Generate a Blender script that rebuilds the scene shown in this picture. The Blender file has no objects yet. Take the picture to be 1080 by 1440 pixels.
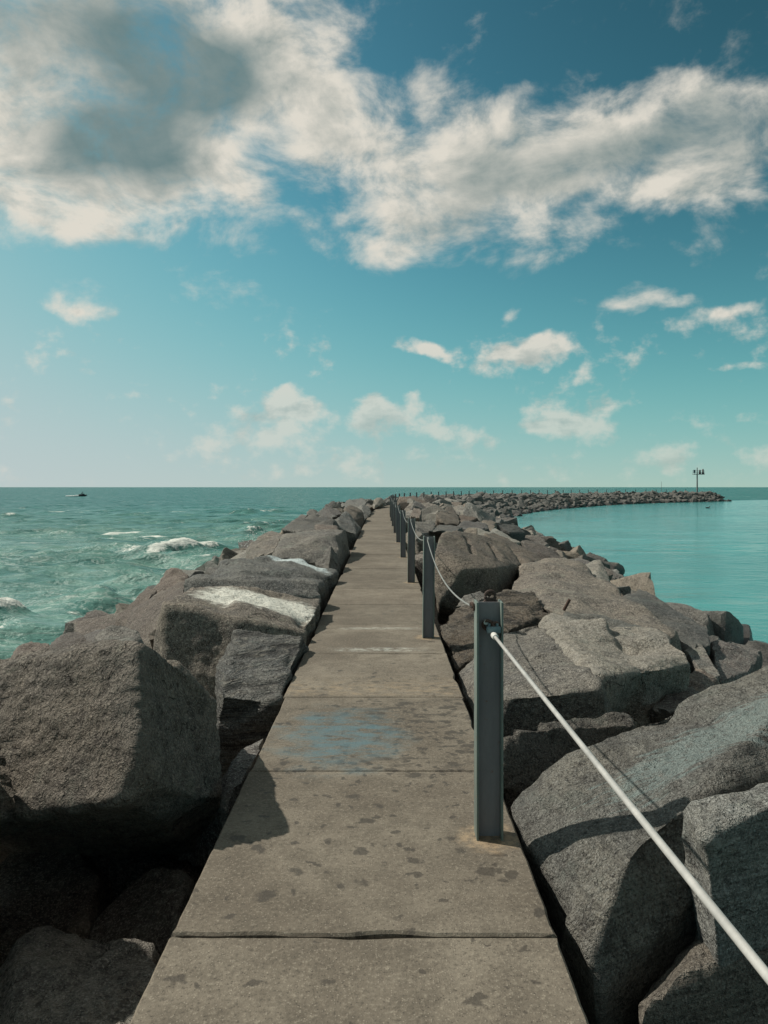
import bpy, bmesh, math, random
import numpy as np
from mathutils import Vector, Matrix

# ------------------------------------------------------------------ camera, sky, sun, exposure
S = 1.57                      # camera height above the walkway in metres; layout below is in units of S
F = 1080.0                    # focal length of the photograph in its own pixels (1080 x 1440)
HZ = 685.0                    # horizon row
WATER = -1.25 * S
SUN_AZ = math.radians(-70)    # from +Y, clockwise
SUN_EL = math.radians(45)

scene = bpy.context.scene
col = scene.collection
cam_d = bpy.data.cameras.new("camera")
cam = bpy.data.objects.new("camera", cam_d); col.objects.link(cam)
cam.location = (0, 0, S); cam.rotation_euler = (math.radians(90), 0, 0)
cam_d.sensor_fit = 'HORIZONTAL'; cam_d.sensor_width = 36; cam_d.lens = 36 * F / 1080
cam_d.shift_y = -(720 - HZ) / 1080
cam_d.clip_start = 0.05; cam_d.clip_end = 60000
scene.camera = cam
scene.cycles.max_bounces = 4; scene.cycles.diffuse_bounces = 2; scene.cycles.glossy_bounces = 2
scene.view_settings.view_transform = 'Standard'; scene.view_settings.look = 'None'
scene.view_settings.gamma = 1; scene.view_settings.exposure = 0.25
scene.view_settings.use_curve_mapping = False

sun_d = bpy.data.lights.new("sun", 'SUN'); sun = bpy.data.objects.new("sun", sun_d); col.objects.link(sun)
sun_d.energy = 4.0; sun_d.angle = math.radians(0.6); sun_d.color = (1.0, 0.93, 0.82)
sv = Vector((math.sin(SUN_AZ) * math.cos(SUN_EL), math.cos(SUN_AZ) * math.cos(SUN_EL), math.sin(SUN_EL)))
sun.rotation_euler = sv.to_track_quat('Z', 'Y').to_euler()
sun.location = sv * 60

class NB:
    """small helper for writing node trees"""
    def __init__(self, tree): self.t = tree
    def n(self, kind, **kw):
        nd = self.t.nodes.new(kind)
        for k, v in kw.items(): setattr(nd, k, v)
        return nd
    def put(self, sock, v):
        if v is None: return
        if isinstance(v, bpy.types.NodeSocket): self.t.links.new(v, sock)
        else: sock.default_value = v
    def m(self, op, a, b=None, c=None, clamp=False):
        nd = self.n('ShaderNodeMath', operation=op, use_clamp=clamp)
        self.put(nd.inputs[0], a); self.put(nd.inputs[1], b); self.put(nd.inputs[2], c)
        return nd.outputs[0]
    def v(self, op, a, b=None, out=0):
        nd = self.n('ShaderNodeVectorMath', operation=op)
        self.put(nd.inputs[0], a); self.put(nd.inputs[1], b)
        return nd.outputs[out]
    def scale(self, a, s):
        nd = self.n('ShaderNodeVectorMath', operation='SCALE')
        self.put(nd.inputs[0], a); self.put(nd.inputs[3], s)
        return nd.outputs[0]
    def ss(self, x, a, b, lo=0.0, hi=1.0, kind='SMOOTHSTEP'):
        nd = self.n('ShaderNodeMapRange', interpolation_type=kind)
        self.put(nd.inputs[0], x); self.put(nd.inputs[1], a); self.put(nd.inputs[2], b)
        self.put(nd.inputs[3], lo); self.put(nd.inputs[4], hi)
        return nd.outputs[0]
    def noise(self, vec, scale, detail=4, rough=0.55, lac=2.0, dist=0.0, out=0, dim='3D'):
        nd = self.n('ShaderNodeTexNoise', noise_dimensions=dim)
        self.put(nd.inputs['Vector'], vec); self.put(nd.inputs['Scale'], scale)
        self.put(nd.inputs['Detail'], detail); self.put(nd.inputs['Roughness'], rough)
        self.put(nd.inputs['Lacunarity'], lac); self.put(nd.inputs['Distortion'], dist)
        return nd.outputs[out]
    def voro(self, vec, scale, feature='F1', out=0, rand=1.0):
        nd = self.n('ShaderNodeTexVoronoi', feature=feature)
        self.put(nd.inputs['Vector'], vec); self.put(nd.inputs['Scale'], scale)
        self.put(nd.inputs['Randomness'], rand)
        return nd.outputs[out]
    def mix(self, f, a, b, blend='MIX'):
        nd = self.n('ShaderNodeMix', data_type='RGBA', blend_type=blend)
        self.put(nd.inputs[0], f); self.put(nd.inputs[6], a); self.put(nd.inputs[7], b)
        return nd.outputs[2]
    def mapping(self, vec, loc=(0, 0, 0), rot=(0, 0, 0), scl=(1, 1, 1), kind='POINT'):
        nd = self.n('ShaderNodeMapping', vector_type=kind)
        self.put(nd.inputs[0], vec)
        nd.inputs['Location'].default_value = loc; nd.inputs['Rotation'].default_value = rot
        nd.inputs['Scale'].default_value = scl
        return nd.outputs[0]
    def xyz(self, vec):
        nd = self.n('ShaderNodeSeparateXYZ'); self.put(nd.inputs[0], vec); return nd.outputs
    def comb(self, x, y, z):
        nd = self.n('ShaderNodeCombineXYZ')
        self.put(nd.inputs[0], x); self.put(nd.inputs[1], y); self.put(nd.inputs[2], z)
        return nd.outputs[0]
    def bump(self, h, strength, dist, normal=None):
        nd = self.n('ShaderNodeBump'); nd.inputs['Strength'].default_value = strength
        nd.inputs['Distance'].default_value = dist
        self.put(nd.inputs['Height'], h); self.put(nd.inputs['Normal'], normal)
        return nd.outputs[0]

def build_world():
    w = bpy.data.worlds.new("World"); scene.world = w; w.use_nodes = True
    w.cycles.sampling_method = 'MANUAL'; w.cycles.sample_map_resolution = 128
    t = w.node_tree; t.nodes.clear(); b = NB(t)
    sky = b.n('ShaderNodeTexSky', sky_type='NISHITA', sun_disc=False)
    sky.sun_elevation = SUN_EL; sky.sun_rotation = SUN_AZ
    sky.air_density = 1.0; sky.dust_density = 0.7; sky.ozone_density = 1.0; sky.altitude = 0
    sep = b.n('ShaderNodeSeparateColor'); t.links.new(sky.outputs[0], sep.inputs[0])
    # film-like teal grade of the clear sky, one power curve per channel
    g = []
    for i, (a, p, top) in enumerate(SKY_GRADE):
        q = b.m('MULTIPLY', b.m('POWER', b.m('MAXIMUM', sep.outputs[i], 0.0001), p), a)
        g.append(b.m('DIVIDE', q, b.m('SQRT', b.m('ADD', 1.0, b.m('POWER', b.m('DIVIDE', q, top), 2.0)))))
    cc = b.n('ShaderNodeCombineColor')
    for i in range(3): b.put(cc.inputs[i], g[i])
    clear = cc.outputs[0]
    tc = b.n('ShaderNodeTexCoord').outputs['Generated']
    d = b.v('NORMALIZE', tc)
    dx, dy, dz = b.xyz(d)
    # moist air: the clear colour a little above the horizon carries on down to it
    b.put(sky.inputs[0], b.comb(dx, dy, b.m('ADD', b.m('MULTIPLY', dz, 0.90), 0.095)))
    az = b.m('ARCTAN2', dx, dy)
    el = b.m('ARCSINE', dz)
    uv = b.comb(az, el, 0.0)
    # ragged edges: warp the direction before the cloud shapes are looked up
    wv = b.noise(b.mapping(uv, scl=(1, 1.5, 1)), 6.0, 4, 0.55, out=1, dim='2D')
    wv = b.v('SUBTRACT', wv, (0.5, 0.5, 0.5))
    wv = b.scale(wv, b.ss(el, 0.04, 0.30, 0.35, 1.0))
    uvw = b.v('ADD', uv, b.v('MULTIPLY', wv, (0.16, 0.10, 0)))
    uvs = b.v('ADD', uv, b.v('MULTIPLY', wv, (0.10, 0.06, 0)))
    def blob(px, py, rx, ry, ang, amp, vec=None):
        X = (px - 540) / F; Z = (HZ - py) / F
        a = math.atan2(X, 1); e = math.atan2(Z, math.hypot(X, 1))
        mp = b.mapping(vec, loc=(a, e, 0), rot=(0, 0, math.radians(ang)), scl=(rx / F, ry / F, 1), kind='TEXTURE')
        ln = b.v('LENGTH', mp, out=1)
        return b.ss(ln, 1.0, 0.0, 0.0, amp)
    def total(lst, vec=None):
        acc = None
        for q in lst:
            s = blob(*q, vec=vec)
            acc = s if acc is None else b.m('ADD', acc, s)
        return acc
    cov = b.m('MINIMUM', total(CLOUDS, uvw), 0.98)
    # the rest of the sky, outside the picture, carries the same kind of broken cloud
    out_l = b.noise(b.mapping(uv, loc=(3.1, 1.7, 0), scl=(1, 1.6, 1)), 2.2, 3, 0.5, dim='2D')
    off = b.m('MAXIMUM', b.ss(b.m('ABSOLUTE', az), 0.50, 0.80), b.ss(el, 0.62, 0.80))
    cov = b.m('ADD', cov, b.m('MULTIPLY', b.m('MULTIPLY', b.ss(out_l, 0.40, 0.62, 0, 0.95), off), b.ss(el, 0.18, 0.42)))
    def fb(offset):
        v = b.mapping(uv, loc=offset, rot=(0, 0, math.radians(-14)), scl=(1.0, 1.6, 1))
        return b.noise(v, 8.0, 8, 0.60, 2.1, 0.2, dim='2D')
    f1 = fb((0, 0, 0)); f2 = fb((-0.016, 0.022, 0))
    small = b.ss(el, 0.27, 0.16)         # the lower, farther clouds are crisper and less torn
    dens = b.m('ADD', cov, b.m('MULTIPLY', b.m('SUBTRACT', f1, 0.5), b.ss(small, 0, 1, 2.1, 1.5, 'LINEAR')))
    puff = b.noise(b.mapping(uv, scl=(1, 1.25, 1)), 34.0, 4, 0.55, dim='2D')
    dens = b.m('ADD', dens, b.m('MULTIPLY', b.m('MULTIPLY', b.m('SUBTRACT', puff, 0.5), 1.3), small))
    alpha = b.ss(dens, 0.12, b.ss(small, 0, 1, 1.10, 0.80, 'LINEAR'))
    # self shading: thick middles greyer, sides turned to the sun brighter
    grad = b.m('MULTIPLY', b.m('SUBTRACT', f1, f2), 2.2)
    dark = total(CLOUD_SHADE, vec=uvs)
    lit = b.m('SUBTRACT', b.m('ADD', 0.96, grad), b.ss(dens, 0.75, 1.6, 0.0, 0.38))
    lit = b.m('MULTIPLY', lit, b.m('SUBTRACT', 1.0, b.m('MINIMUM', dark, 0.86)), clamp=True)
    ccol = b.mix(lit, (0.95, 1.85, 2.0, 1), (7.4, 7.0, 6.15, 1))
    fade = b.ss(el, 0.0, 0.25, 0.45, 0.98)
    alpha = b.m('MULTIPLY', alpha, fade)
    colr = b.mix(alpha, clear, ccol)
    bg = b.n('ShaderNodeBackground'); bg.inputs[1].default_value = 0.084
    t.links.new(colr, bg.inputs[0])
    o = b.n('ShaderNodeOutputWorld'); t.links.new(bg.outputs[0], o.inputs[0])

SKY_GRADE = [(0.178, 2.6, 5.2), (0.210, 2.65, 5.9), (0.0425, 3.1, 6.0)]
# px, py (photo), radius x, radius y, angle, amount
CLOUDS = [
    (60, 90, 230, 170, 20, .85), (60, 250, 210, 110, -25, .85), (215, 90, 210, 150, -20, 1.0), (180, 205, 210, 140, 0, 1.0),
    (330, 40, 210, 110, -10, .7), (440, 105, 140, 120, -30, .6), (330, 190, 200, 90, -20, .5), (250, 285, 160, 60, -12, .5),
    (130, 310, 130, 60, -10, .5), (360, 275, 80, 50, 0, .5), (510, 60, 120, 100, -40, .55), (480, 200, 120, 120, -40, .6),
    (450, 330, 80, 35, -15, .4), (585, 250, 160, 120, 30, .85), (590, 330, 110, 80, 0, .75), (700, 200, 190, 110, 8, .8),
    (760, 270, 170, 100, 10, .6), (880, 180, 190, 90, 14, .75), (1030, 150, 140, 90, 18, .7), (1000, 235, 150, 90, 10, .6),
    (920, 275, 170, 48, 12, .62), (1060, 260, 110, 60, 0, .5), (640, 45, 70, 45, 30, .35), (590, 120, 60, 60, 30, .35),
    (575, 492, 78, 22, -12, .85), (745, 493, 125, 40, 5, .95), (790, 480, 60, 24, 8, .4), (715, 427, 45, 20, 0, .6), (900, 411, 95, 30, 4, .72),
    (1030, 436, 62, 26, -8, .72), (1055, 522, 50, 12, 4, .6), (100, 424, 70, 26, -8, .62), (740, 372, 70, 20, 10, .3), (945, 345, 40, 16, 0, .35),
    (400, 590, 90, 52, 0, 1.0), (395, 565, 36, 30, 0, .6), (440, 580, 40, 24, 0, .4), (545, 586, 85, 46, 0, 1.0), (525, 570, 34, 28, 0, .4), (572, 560, 22, 26, 0, .5),
    (330, 622, 110, 24, 5, .5), (640, 612, 110, 40, 0, .5), (805, 598, 105, 38, 0, .95), (755, 580, 28, 34, 0, .4), (940, 640, 66, 38, 0, .8), (700, 560, 60, 20, 0, .25),
    (1075, 640, 40, 26, 0, .4), (480, 650, 260, 40, 0, .3), (850, 660, 260, 30, 0, .25),
]
CLOUD_SHADE = [
    (225, 85, 185, 95, -15, 1.15), (180, 205, 150, 85, -10, 1.15), (320, 85, 120, 80, -10, .45), (10, 20, 160, 100, 0, .6), (60, 215, 150, 50, -20, .3),
    (660, 255, 130, 80, 10, .42), (770, 220, 140, 70, 10, .3), (640, 325, 120, 45, 0, .35), (960, 190, 140, 50, 12, .5), (860, 225, 140, 50, 10, .4), (1060, 190, 110, 100, 0, .5),
    (745, 508, 110, 22, 5, .35), (545, 600, 60, 22, 0, .3),
]
build_world()

# ------------------------------------------------------------------ numpy noise
_rs = np.random.RandomState(7)
_perm = np.tile(_rs.permutation(256), 3)
_grad = _rs.normal(size=(256, 3)); _grad /= np.linalg.norm(_grad, axis=1)[:, None]
def perlin(p):
    p = np.asarray(p, float)
    i = np.floor(p).astype(int); f = p - i; i &= 255
    u = f * f * f * (f * (f * 6 - 15) + 10)
    res = 0
    for a in (0, 1):
        for b_ in (0, 1):
            for c in (0, 1):
                h = _perm[_perm[_perm[i[:, 0] + a] + i[:, 1] + b_] + i[:, 2] + c]
                g = _grad[h]
                dt = g[:, 0] * (f[:, 0] - a) + g[:, 1] * (f[:, 1] - b_) + g[:, 2] * (f[:, 2] - c)
                wx = u[:, 0] if a else 1 - u[:, 0]; wy = u[:, 1] if b_ else 1 - u[:, 1]; wz = u[:, 2] if c else 1 - u[:, 2]
                res = res + dt * wx * wy * wz
    return res * 1.5
def fbm(p, oct_=4, gain=0.5):
    r = 0; a = 1.0; q = np.array(p, float)
    for k in range(oct_):
        r = r + a * perlin(q + 17.3 * k); a *= gain; q = q * 2.03
    return r

# ------------------------------------------------------------------ object helpers
def mesh_np(name, verts, faces, mat=None, smooth=True, sharp=0):
    me = bpy.data.meshes.new(name)
    me.from_pydata([tuple(v) for v in verts] if not isinstance(verts, np.ndarray) else verts.tolist(), [], faces if isinstance(faces, list) else faces.tolist())
    if smooth: me.polygons.foreach_set('use_smooth', [True] * len(me.polygons))
    if mat: me.materials.append(mat)
    me.update()
    if sharp: me.set_sharp_from_angle(angle=math.radians(sharp))
    return me
def link(name, me, parent=None, loc=None):
    o = bpy.data.objects.new(name, me); col.objects.link(o)
    if parent: o.parent = parent
    if loc is not None: o.location = loc
    return o
def tag(o, label, cat, group=None):
    o['label'] = label; o['category'] = cat
    if group: o['group'] = group
    return o
def empty(name, loc, rz=0):
    o = bpy.data.objects.new(name, None); col.objects.link(o); o.location = loc; o.rotation_euler = (0, 0, rz)
    o.empty_display_size = 0.2
    return o
class MB:
    def __init__(self): self.bm = bmesh.new()
    def box(self, x0, x1, y0, y1, z0, z1, bevel=0):
        g = bmesh.ops.create_cube(self.bm, size=1)
        for v in g['verts']:
            v.co = Vector((x0 + (v.co.x + .5) * (x1 - x0), y0 + (v.co.y + .5) * (y1 - y0), z0 + (v.co.z + .5) * (z1 - z0)))
        if bevel:
            es = list({e for v in g['verts'] for e in v.link_edges})
            bmesh.ops.bevel(self.bm, geom=es, offset=bevel, segments=2, affect='EDGES', profile=0.6)
        return self
    def tube(self, pts, r, n=8, cap=True):
        pts = [Vector(p) for p in pts]; rings = []
        up = Vector((0, 0, 1))
        for i, p in enumerate(pts):
            d = (pts[min(i + 1, len(pts) - 1)] - pts[max(i - 1, 0)]).normalized()
            a = d.cross(up)
            if a.length < 1e-3: a = d.cross(Vector((1, 0, 0)))
            a.normalize(); c = a.cross(d).normalized()
            rr = r[i] if isinstance(r, (list, tuple)) else r
            rings.append([self.bm.verts.new(p + (a * math.cos(2 * math.pi * k / n) + c * math.sin(2 * math.pi * k / n)) * rr) for k in range(n)])
        for i in range(len(rings) - 1):
            for k in range(n):
                self.bm.faces.new((rings[i][k], rings[i][(k + 1) % n], rings[i + 1][(k + 1) % n], rings[i + 1][k]))
        if cap:
            self.bm.faces.new(rings[0]); self.bm.faces.new(rings[-1][::-1])
        return self
    def ring(self, c, r, rt, axis, n=20, a0=0, a1=2 * math.pi):
        axis = Vector(axis).normalized(); u = axis.orthogonal().normalized(); w = axis.cross(u)
        closed = abs(a1 - a0 - 2 * math.pi) < 1e-6
        pts = [Vector(c) + (u * math.cos(a0 + (a1 - a0) * k / n) + w * math.sin(a0 + (a1 - a0) * k / n)) * r for k in range(n + 1)]
        return self.tube(pts, rt, 8, cap=not closed)
    def build(self, name, mat, parent=None, loc=None, smooth=True):
        bmesh.ops.recalc_face_normals(self.bm, faces=self.bm.faces)
        me = bpy.data.meshes.new(name); self.bm.to_mesh(me); self.bm.free()
        me.materials.append(mat)
        if smooth:
            me.polygons.foreach_set('use_smooth', [True] * len(me.polygons))
            try: me.set_sharp_from_angle(angle=math.radians(35))
            except Exception: pass
        return link(name, me, parent, loc)

def W(px, py, D):     # photo pixel + distance along the view axis (units of S) -> metres
    return Vector(((px - 540) / F * D * S, D * S, (1 - (py - HZ) / F * D) * S))

# ------------------------------------------------------------------ materials
def new_mat(name):
    m = bpy.data.materials.new(name); m.use_nodes = True
    t = m.node_tree; t.nodes.clear(); b = NB(t)
    p = b.n('ShaderNodeBsdfPrincipled'); o = b.n('ShaderNodeOutputMaterial'); t.links.new(p.outputs[0], o.inputs[0])
    return m, b, p

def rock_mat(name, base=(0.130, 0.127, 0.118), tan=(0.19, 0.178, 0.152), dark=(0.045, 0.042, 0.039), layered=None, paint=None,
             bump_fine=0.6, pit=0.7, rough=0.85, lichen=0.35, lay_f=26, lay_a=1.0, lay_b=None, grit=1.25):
    m, b, p = new_mat(name)
    oc = b.n('ShaderNodeTexCoord').outputs['Object']
    info = b.n('ShaderNodeObjectInfo')
    rnd = info.outputs['Random']
    vec = b.v('ADD', oc, b.scale(b.comb(rnd, b.m('MULTIPLY', rnd, 7.3), b.m('MULTIPLY', rnd, 3.1)), 40.0))
    lo = b.noise(vec, 1.6, 3, 0.6)
    mid = b.noise(vec, 7.0, 5, 0.68)
    fine = b.noise(vec, 25.0, 4, 0.78)
    spk = b.noise(vec, 95.0, 1, 0.6)
    c = b.mix(b.ss(lo, 0.34, 0.66), base + (1,), tan + (1,))
    c = b.mix(b.m('MULTIPLY', b.ss(mid, 0.47, 0.70), 0.75), c, dark + (1,))
    c = b.mix(b.m('MULTIPLY', b.ss(fine, 0.50, 0.70), 0.65 * grit), c, (0.34, 0.325, 0.285, 1))
    c = b.mix(b.m('MULTIPLY', b.ss(fine, 0.48, 0.34), 0.7 * grit), c, dark + (1,))
    c = b.mix(b.m('MULTIPLY', b.ss(spk, 0.55, 0.70), 0.6 * grit), c, (0.42, 0.40, 0.36, 1))
    c = b.mix(b.m('MULTIPLY', b.ss(spk, 0.45, 0.30), 0.5 * grit), c, (0.03, 0.027, 0.025, 1))
    lic = b.m('MULTIPLY', b.ss(b.noise(b.v('ADD', vec, (9, 4, 2)), 3.1, 4, 0.72), 0.55, 0.66), lichen)
    c = b.mix(lic, c, (0.24, 0.26, 0.22, 1))
    h = b.m('ADD', b.m('MULTIPLY', mid, 1.0), b.m('MULTIPLY', fine, 0.42))
    if layered is not None:
        bd = b.mapping(oc, rot=layered, scl=(1.2, 1.2, lay_f))
        lay = b.noise(bd, 1.0, 4, 0.7, dist=0.25)
        lay2 = b.noise(bd, 3.3, 3, 0.7, dist=0.3)
        c = b.mix(b.m('MULTIPLY', b.ss(lay, 0.52, 0.38), 0.85 * lay_a), c, dark + (1,))
        c = b.mix(b.m('MULTIPLY', b.ss(lay2, 0.52, 0.70), 0.6 * lay_a), c, (0.32, 0.285, 0.23, 1))
        h = b.m('ADD', h, b.m('ADD', b.m('MULTIPLY', lay, 2.6 * (lay_a if lay_b is None else lay_b)), b.m('MULTIPLY', lay2, 0.9 * (lay_a if lay_b is None else lay_b))))
    else:
        ctr = b.voro(b.v('ADD', vec, b.scale(b.noise(vec, 5.0, 3, 0.6, out=1), 0.35)), 2.2, 'DISTANCE_TO_EDGE')
        crack = b.ss(ctr, 0.012, 0.0)
        crack = b.m('MULTIPLY', crack, b.ss(b.noise(vec, 1.3, 2, 0.5), 0.52, 0.62))
        c = b.mix(b.m('MULTIPLY', crack, 0.8), c, (0.02, 0.017, 0.015, 1))
        h = b.m('SUBTRACT', h, b.m('MULTIPLY', crack, 1.2))
    pos = b.n('ShaderNodeNewGeometry').outputs['Position']
    nrm = b.n('ShaderNodeNewGeometry').outputs['Normal']
    if paint:
        for (cx, cy, ang, lx, ly, amt, pc, stretch, up) in paint:
            mp = b.mapping(pos, loc=(cx, cy, 0), rot=(0, 0, ang), scl=(lx, ly, 1e6), kind='TEXTURE')
            ab = b.v('ABSOLUTE', mp)
            x_, y_, _ = b.xyz(ab)
            e = b.m('POWER', b.m('ADD', b.m('POWER', x_, 3.0), b.m('POWER', y_, 3.0)), 0.3333)
            pn = b.noise(b.mapping(pos, rot=(0, 0, -ang), scl=stretch), 6.0, 7, 0.72)
            e = b.m('ADD', e, b.m('MULTIPLY', b.m('SUBTRACT', pn, 0.5), 1.0 if amt > .8 else 2.6))
            k = b.ss(e, 1.05, 0.72)
            k = b.m('MULTIPLY', k, b.ss(b.noise(pos, 26.0, 6, 0.75), 0.32, 0.50))
            nz = b.xyz(nrm)[2]
            k = b.m('MULTIPLY', k, b.ss(nz, up, up + 0.25))
            c = b.mix(b.m('MULTIPLY', k, amt), c, pc + (1,))
    # convex edges are mixed towards a paler tone
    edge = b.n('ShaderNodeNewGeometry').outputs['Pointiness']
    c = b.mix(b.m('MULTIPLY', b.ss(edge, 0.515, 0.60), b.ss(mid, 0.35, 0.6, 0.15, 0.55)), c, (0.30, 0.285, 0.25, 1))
    # splash zone: stone darkened and glossier where it is wet, close to the water
    z = b.xyz(pos)[2]
    wet = b.ss(b.m('ADD', z, b.m('MULTIPLY', b.m('SUBTRACT', lo, 0.5), 1.2)), WATER + 0.75, WATER + 0.25)
    c = b.mix(b.m('MULTIPLY', wet, 0.72), c, (0.028, 0.023, 0.022, 1))
    val = b.ss(rnd, 0, 1, 0.60, 1.10, 'LINEAR')
    hue = b.m('FRACT', b.m('MULTIPLY', rnd, 13.7))
    c = b.mix(1.0, c, b.comb(b.m('MULTIPLY', val, b.ss(hue, 0, 1, .93, 1.10, 'LINEAR')), val, b.m('MULTIPLY', val, b.ss(hue, 0, 1, 1.06, .92, 'LINEAR'))), 'MULTIPLY')
    b.put(p.inputs['Base Color'], c)
    b.put(p.inputs['Roughness'], b.m('SUBTRACT', rough, b.m('MULTIPLY', wet, 0.45)))
    p.inputs['Specular IOR Level'].default_value = 0.28
    n1 = b.bump(h, pit, 0.075)
    n2 = b.bump(b.m('ADD', fine, b.m('MULTIPLY', spk, 0.4)), bump_fine, 0.02, n1)
    b.put(p.inputs['Normal'], n2)
    return m

def metal_mat(name, c1, c2, rough=0.5, rust=0.0, metallic=0.0):
    m, b, p = new_mat(name)
    oc = b.n('ShaderNodeTexCoord').outputs['Object']
    n = b.noise(b.mapping(oc, scl=(1, 1, 0.25)), 9.0, 6, 0.7)
    c = b.mix(b.ss(n, 0.35, 0.7), c1 + (1,), c2 + (1,))
    if rust:
        r = b.ss(b.noise(oc, 30.0, 6, 0.72), 0.66 - rust * 0.2, 0.74)
        c = b.mix(r, c, (0.16, 0.07, 0.035, 1))
    b.put(p.inputs['Base Color'], c); p.inputs['Roughness'].default_value = rough; p.inputs['Metallic'].default_value = metallic
    b.put(p.inputs['Normal'], b.bump(b.noise(oc, 60.0, 4, 0.7), 0.25, 0.004))
    return m

def concrete_mat():
    m, b, p = new_mat("walkway_concrete")
    pos = b.n('ShaderNodeNewGeometry').outputs['Position']
    info = b.n('ShaderNodeObjectInfo'); rnd = info.outputs['Random']
    lo = b.noise(pos, 1.1, 5, 0.6)
    mid = b.noise(pos, 6.0, 6, 0.72)
    fine = b.noise(pos, 52.0, 4, 0.75)
    ag = b.voro(pos, 120.0, 'F1', 0)
    agc = b.voro(pos, 120.0, 'F1', 1)
    c = b.mix(b.ss(lo, 0.32, 0.66), (0.160, 0.136, 0.106, 1), (0.268, 0.236, 0.186, 1))
    c = b.mix(b.m('MULTIPLY', b.ss(mid, 0.40, 0.66), 0.7), c, (0.135, 0.117, 0.092, 1))
    c = b.mix(b.m('MULTIPLY', b.ss(fine, 0.52, 0.70), 0.65), c, (0.38, 0.34, 0.27, 1))
    c = b.mix(b.m('MULTIPLY', b.ss(fine, 0.47, 0.32), 0.7), c, (0.09, 0.08, 0.065, 1))
    agx = b.xyz(agc)[0]
    stone = b.m('MULTIPLY', b.ss(ag, 0.42, 0.30), b.ss(agx, 0.80, 0.86))
    c = b.mix(b.m('MULTIPLY', stone, 0.45), c, (0.46, 0.41, 0.33, 1))
    stone2 = b.m('MULTIPLY', b.ss(ag, 0.42, 0.30), b.ss(agx, 0.12, 0.07))
    c = b.mix(b.m('MULTIPLY', stone2, 0.6), c, (0.06, 0.052, 0.045, 1))
    # scratches worn into the surface
    sc = b.noise(b.mapping(pos, rot=(0, 0, 0.7), scl=(1, 9, 1)), 9.0, 4, 0.75, dist=1.5)
    c = b.mix(b.m('MULTIPLY', b.ss(sc, 0.66, 0.72), 0.4), c, (0.38, 0.33, 0.26, 1))
    x, y, z = b.xyz(pos)
    # drops and splashes drying on the slabs: dense between 4 and 6 m, sparse towards the viewer
    wp = b.v('ADD', pos, b.scale(b.v('SUBTRACT', b.noise(pos, 14.0, 4, 0.6, out=1), (0.5, 0.5, 0.5)), 0.13))
    vd = b.n('ShaderNodeTexVoronoi', feature='F1'); b.put(vd.inputs['Vector'], b.mapping(wp, scl=(1, 1, 0))); vd.inputs['Scale'].default_value = 10.5
    vr = b.xyz(vd.outputs['Color'])
    zone = b.m('ADD', b.ss(y, 2.4, 4.1, 0.14, 0.85), b.m('MULTIPLY', b.ss(y, 5.6, 6.8), -0.80))
    zone = b.m('MULTIPLY', zone, b.ss(x, -0.75, 0.25, 0.45, 1.05))
    keep = b.m('LESS_THAN', vr[0], zone)
    spot = b.m('MULTIPLY', b.ss(vd.outputs['Distance'], b.m('MULTIPLY', vr[1], 0.52), b.m('MULTIPLY', vr[1], 0.34)), keep)
    vd2 = b.n('ShaderNodeTexVoronoi', feature='F1'); b.put(vd2.inputs['Vector'], b.mapping(wp, loc=(3.3, 1.2, 0), scl=(1, 1, 0))); vd2.inputs['Scale'].default_value = 17.0
    vr2 = b.xyz(vd2.outputs['Color'])
    spot2 = b.m('MULTIPLY', b.ss(vd2.outputs['Distance'], b.m('MULTIPLY', vr2[1], 0.5), b.m('MULTIPLY', vr2[1], 0.3)), b.m('LESS_THAN', vr2[0], b.m('MULTIPLY', zone, 1.0)))
    pool = b.m('MULTIPLY', b.ss(b.noise(b.mapping(pos, scl=(1, 1.5, 1)), 5.2, 6, 0.66), 0.53, 0.58),
               b.m('MULTIPLY', b.m('MULTIPLY', b.ss(y, 3.9, 4.6), b.ss(y, 5.75, 5.6)), b.ss(x, -0.45, 0.1)))
    wet = b.m('MAXIMUM', b.m('MAXIMUM', spot, spot2), pool)
    c = b.mix(b.m('MULTIPLY', wet, 0.72), c, (0.062, 0.053, 0.043, 1))
    # faded blue chalk on one slab, two faded white chalk bars on another
    def patch(cx, cy, lx, ly, nscale, st, lo_, hi_, pw=2.0):
        mp = b.v('ABSOLUTE', b.mapping(pos, loc=(cx, cy, 0), scl=(lx, ly, 1e6), kind='TEXTURE'))
        ax, ay, _ = b.xyz(mp)
        e = b.m('POWER', b.m('ADD', b.m('POWER', ax, pw), b.m('POWER', ay, pw)), 1.0 / pw)
        e = b.m('ADD', e, b.m('MULTIPLY', b.m('SUBTRACT', b.noise(b.mapping(pos, scl=st), nscale, 6, 0.7), 0.5), 1.3))
        return b.m('MULTIPLY', b.ss(e, 1.0, 0.35), b.ss(b.noise(b.mapping(pos, scl=(1, 2.2, 1)), 4.5, 6, 0.7), lo_, hi_))
    blue = patch(-0.27, 4.85, 0.50, 0.74, 3.5, (1, 1.6, 1), 0.36, 0.60)
    c = b.mix(b.m('MULTIPLY', blue, 0.75), c, (0.13, 0.235, 0.27, 1))
    for cy, wdt in ((8.53, 0.085), (7.42, 0.12)):
        k = patch(-0.04, cy, 0.56, wdt, 8.0, (1, 3, 1), 0.30, 0.48, 6.0)
        c = b.mix(b.m('MULTIPLY', k, b.ss(b.noise(pos, 13.0, 5, 0.75), 0.40, 0.62, 0.05, 0.6)), c, (0.58, 0.60, 0.54, 1))
    # pale sand washed along the far edge of the slab before the bars
    sand = b.m('MULTIPLY', b.m('MULTIPLY', b.ss(y, 5.70, 5.85), b.ss(y, 6.5, 5.9)), b.ss(b.noise(b.mapping(pos, scl=(1, 2.5, 1)), 7.0, 6, 0.7), 0.45, 0.62))
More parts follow.
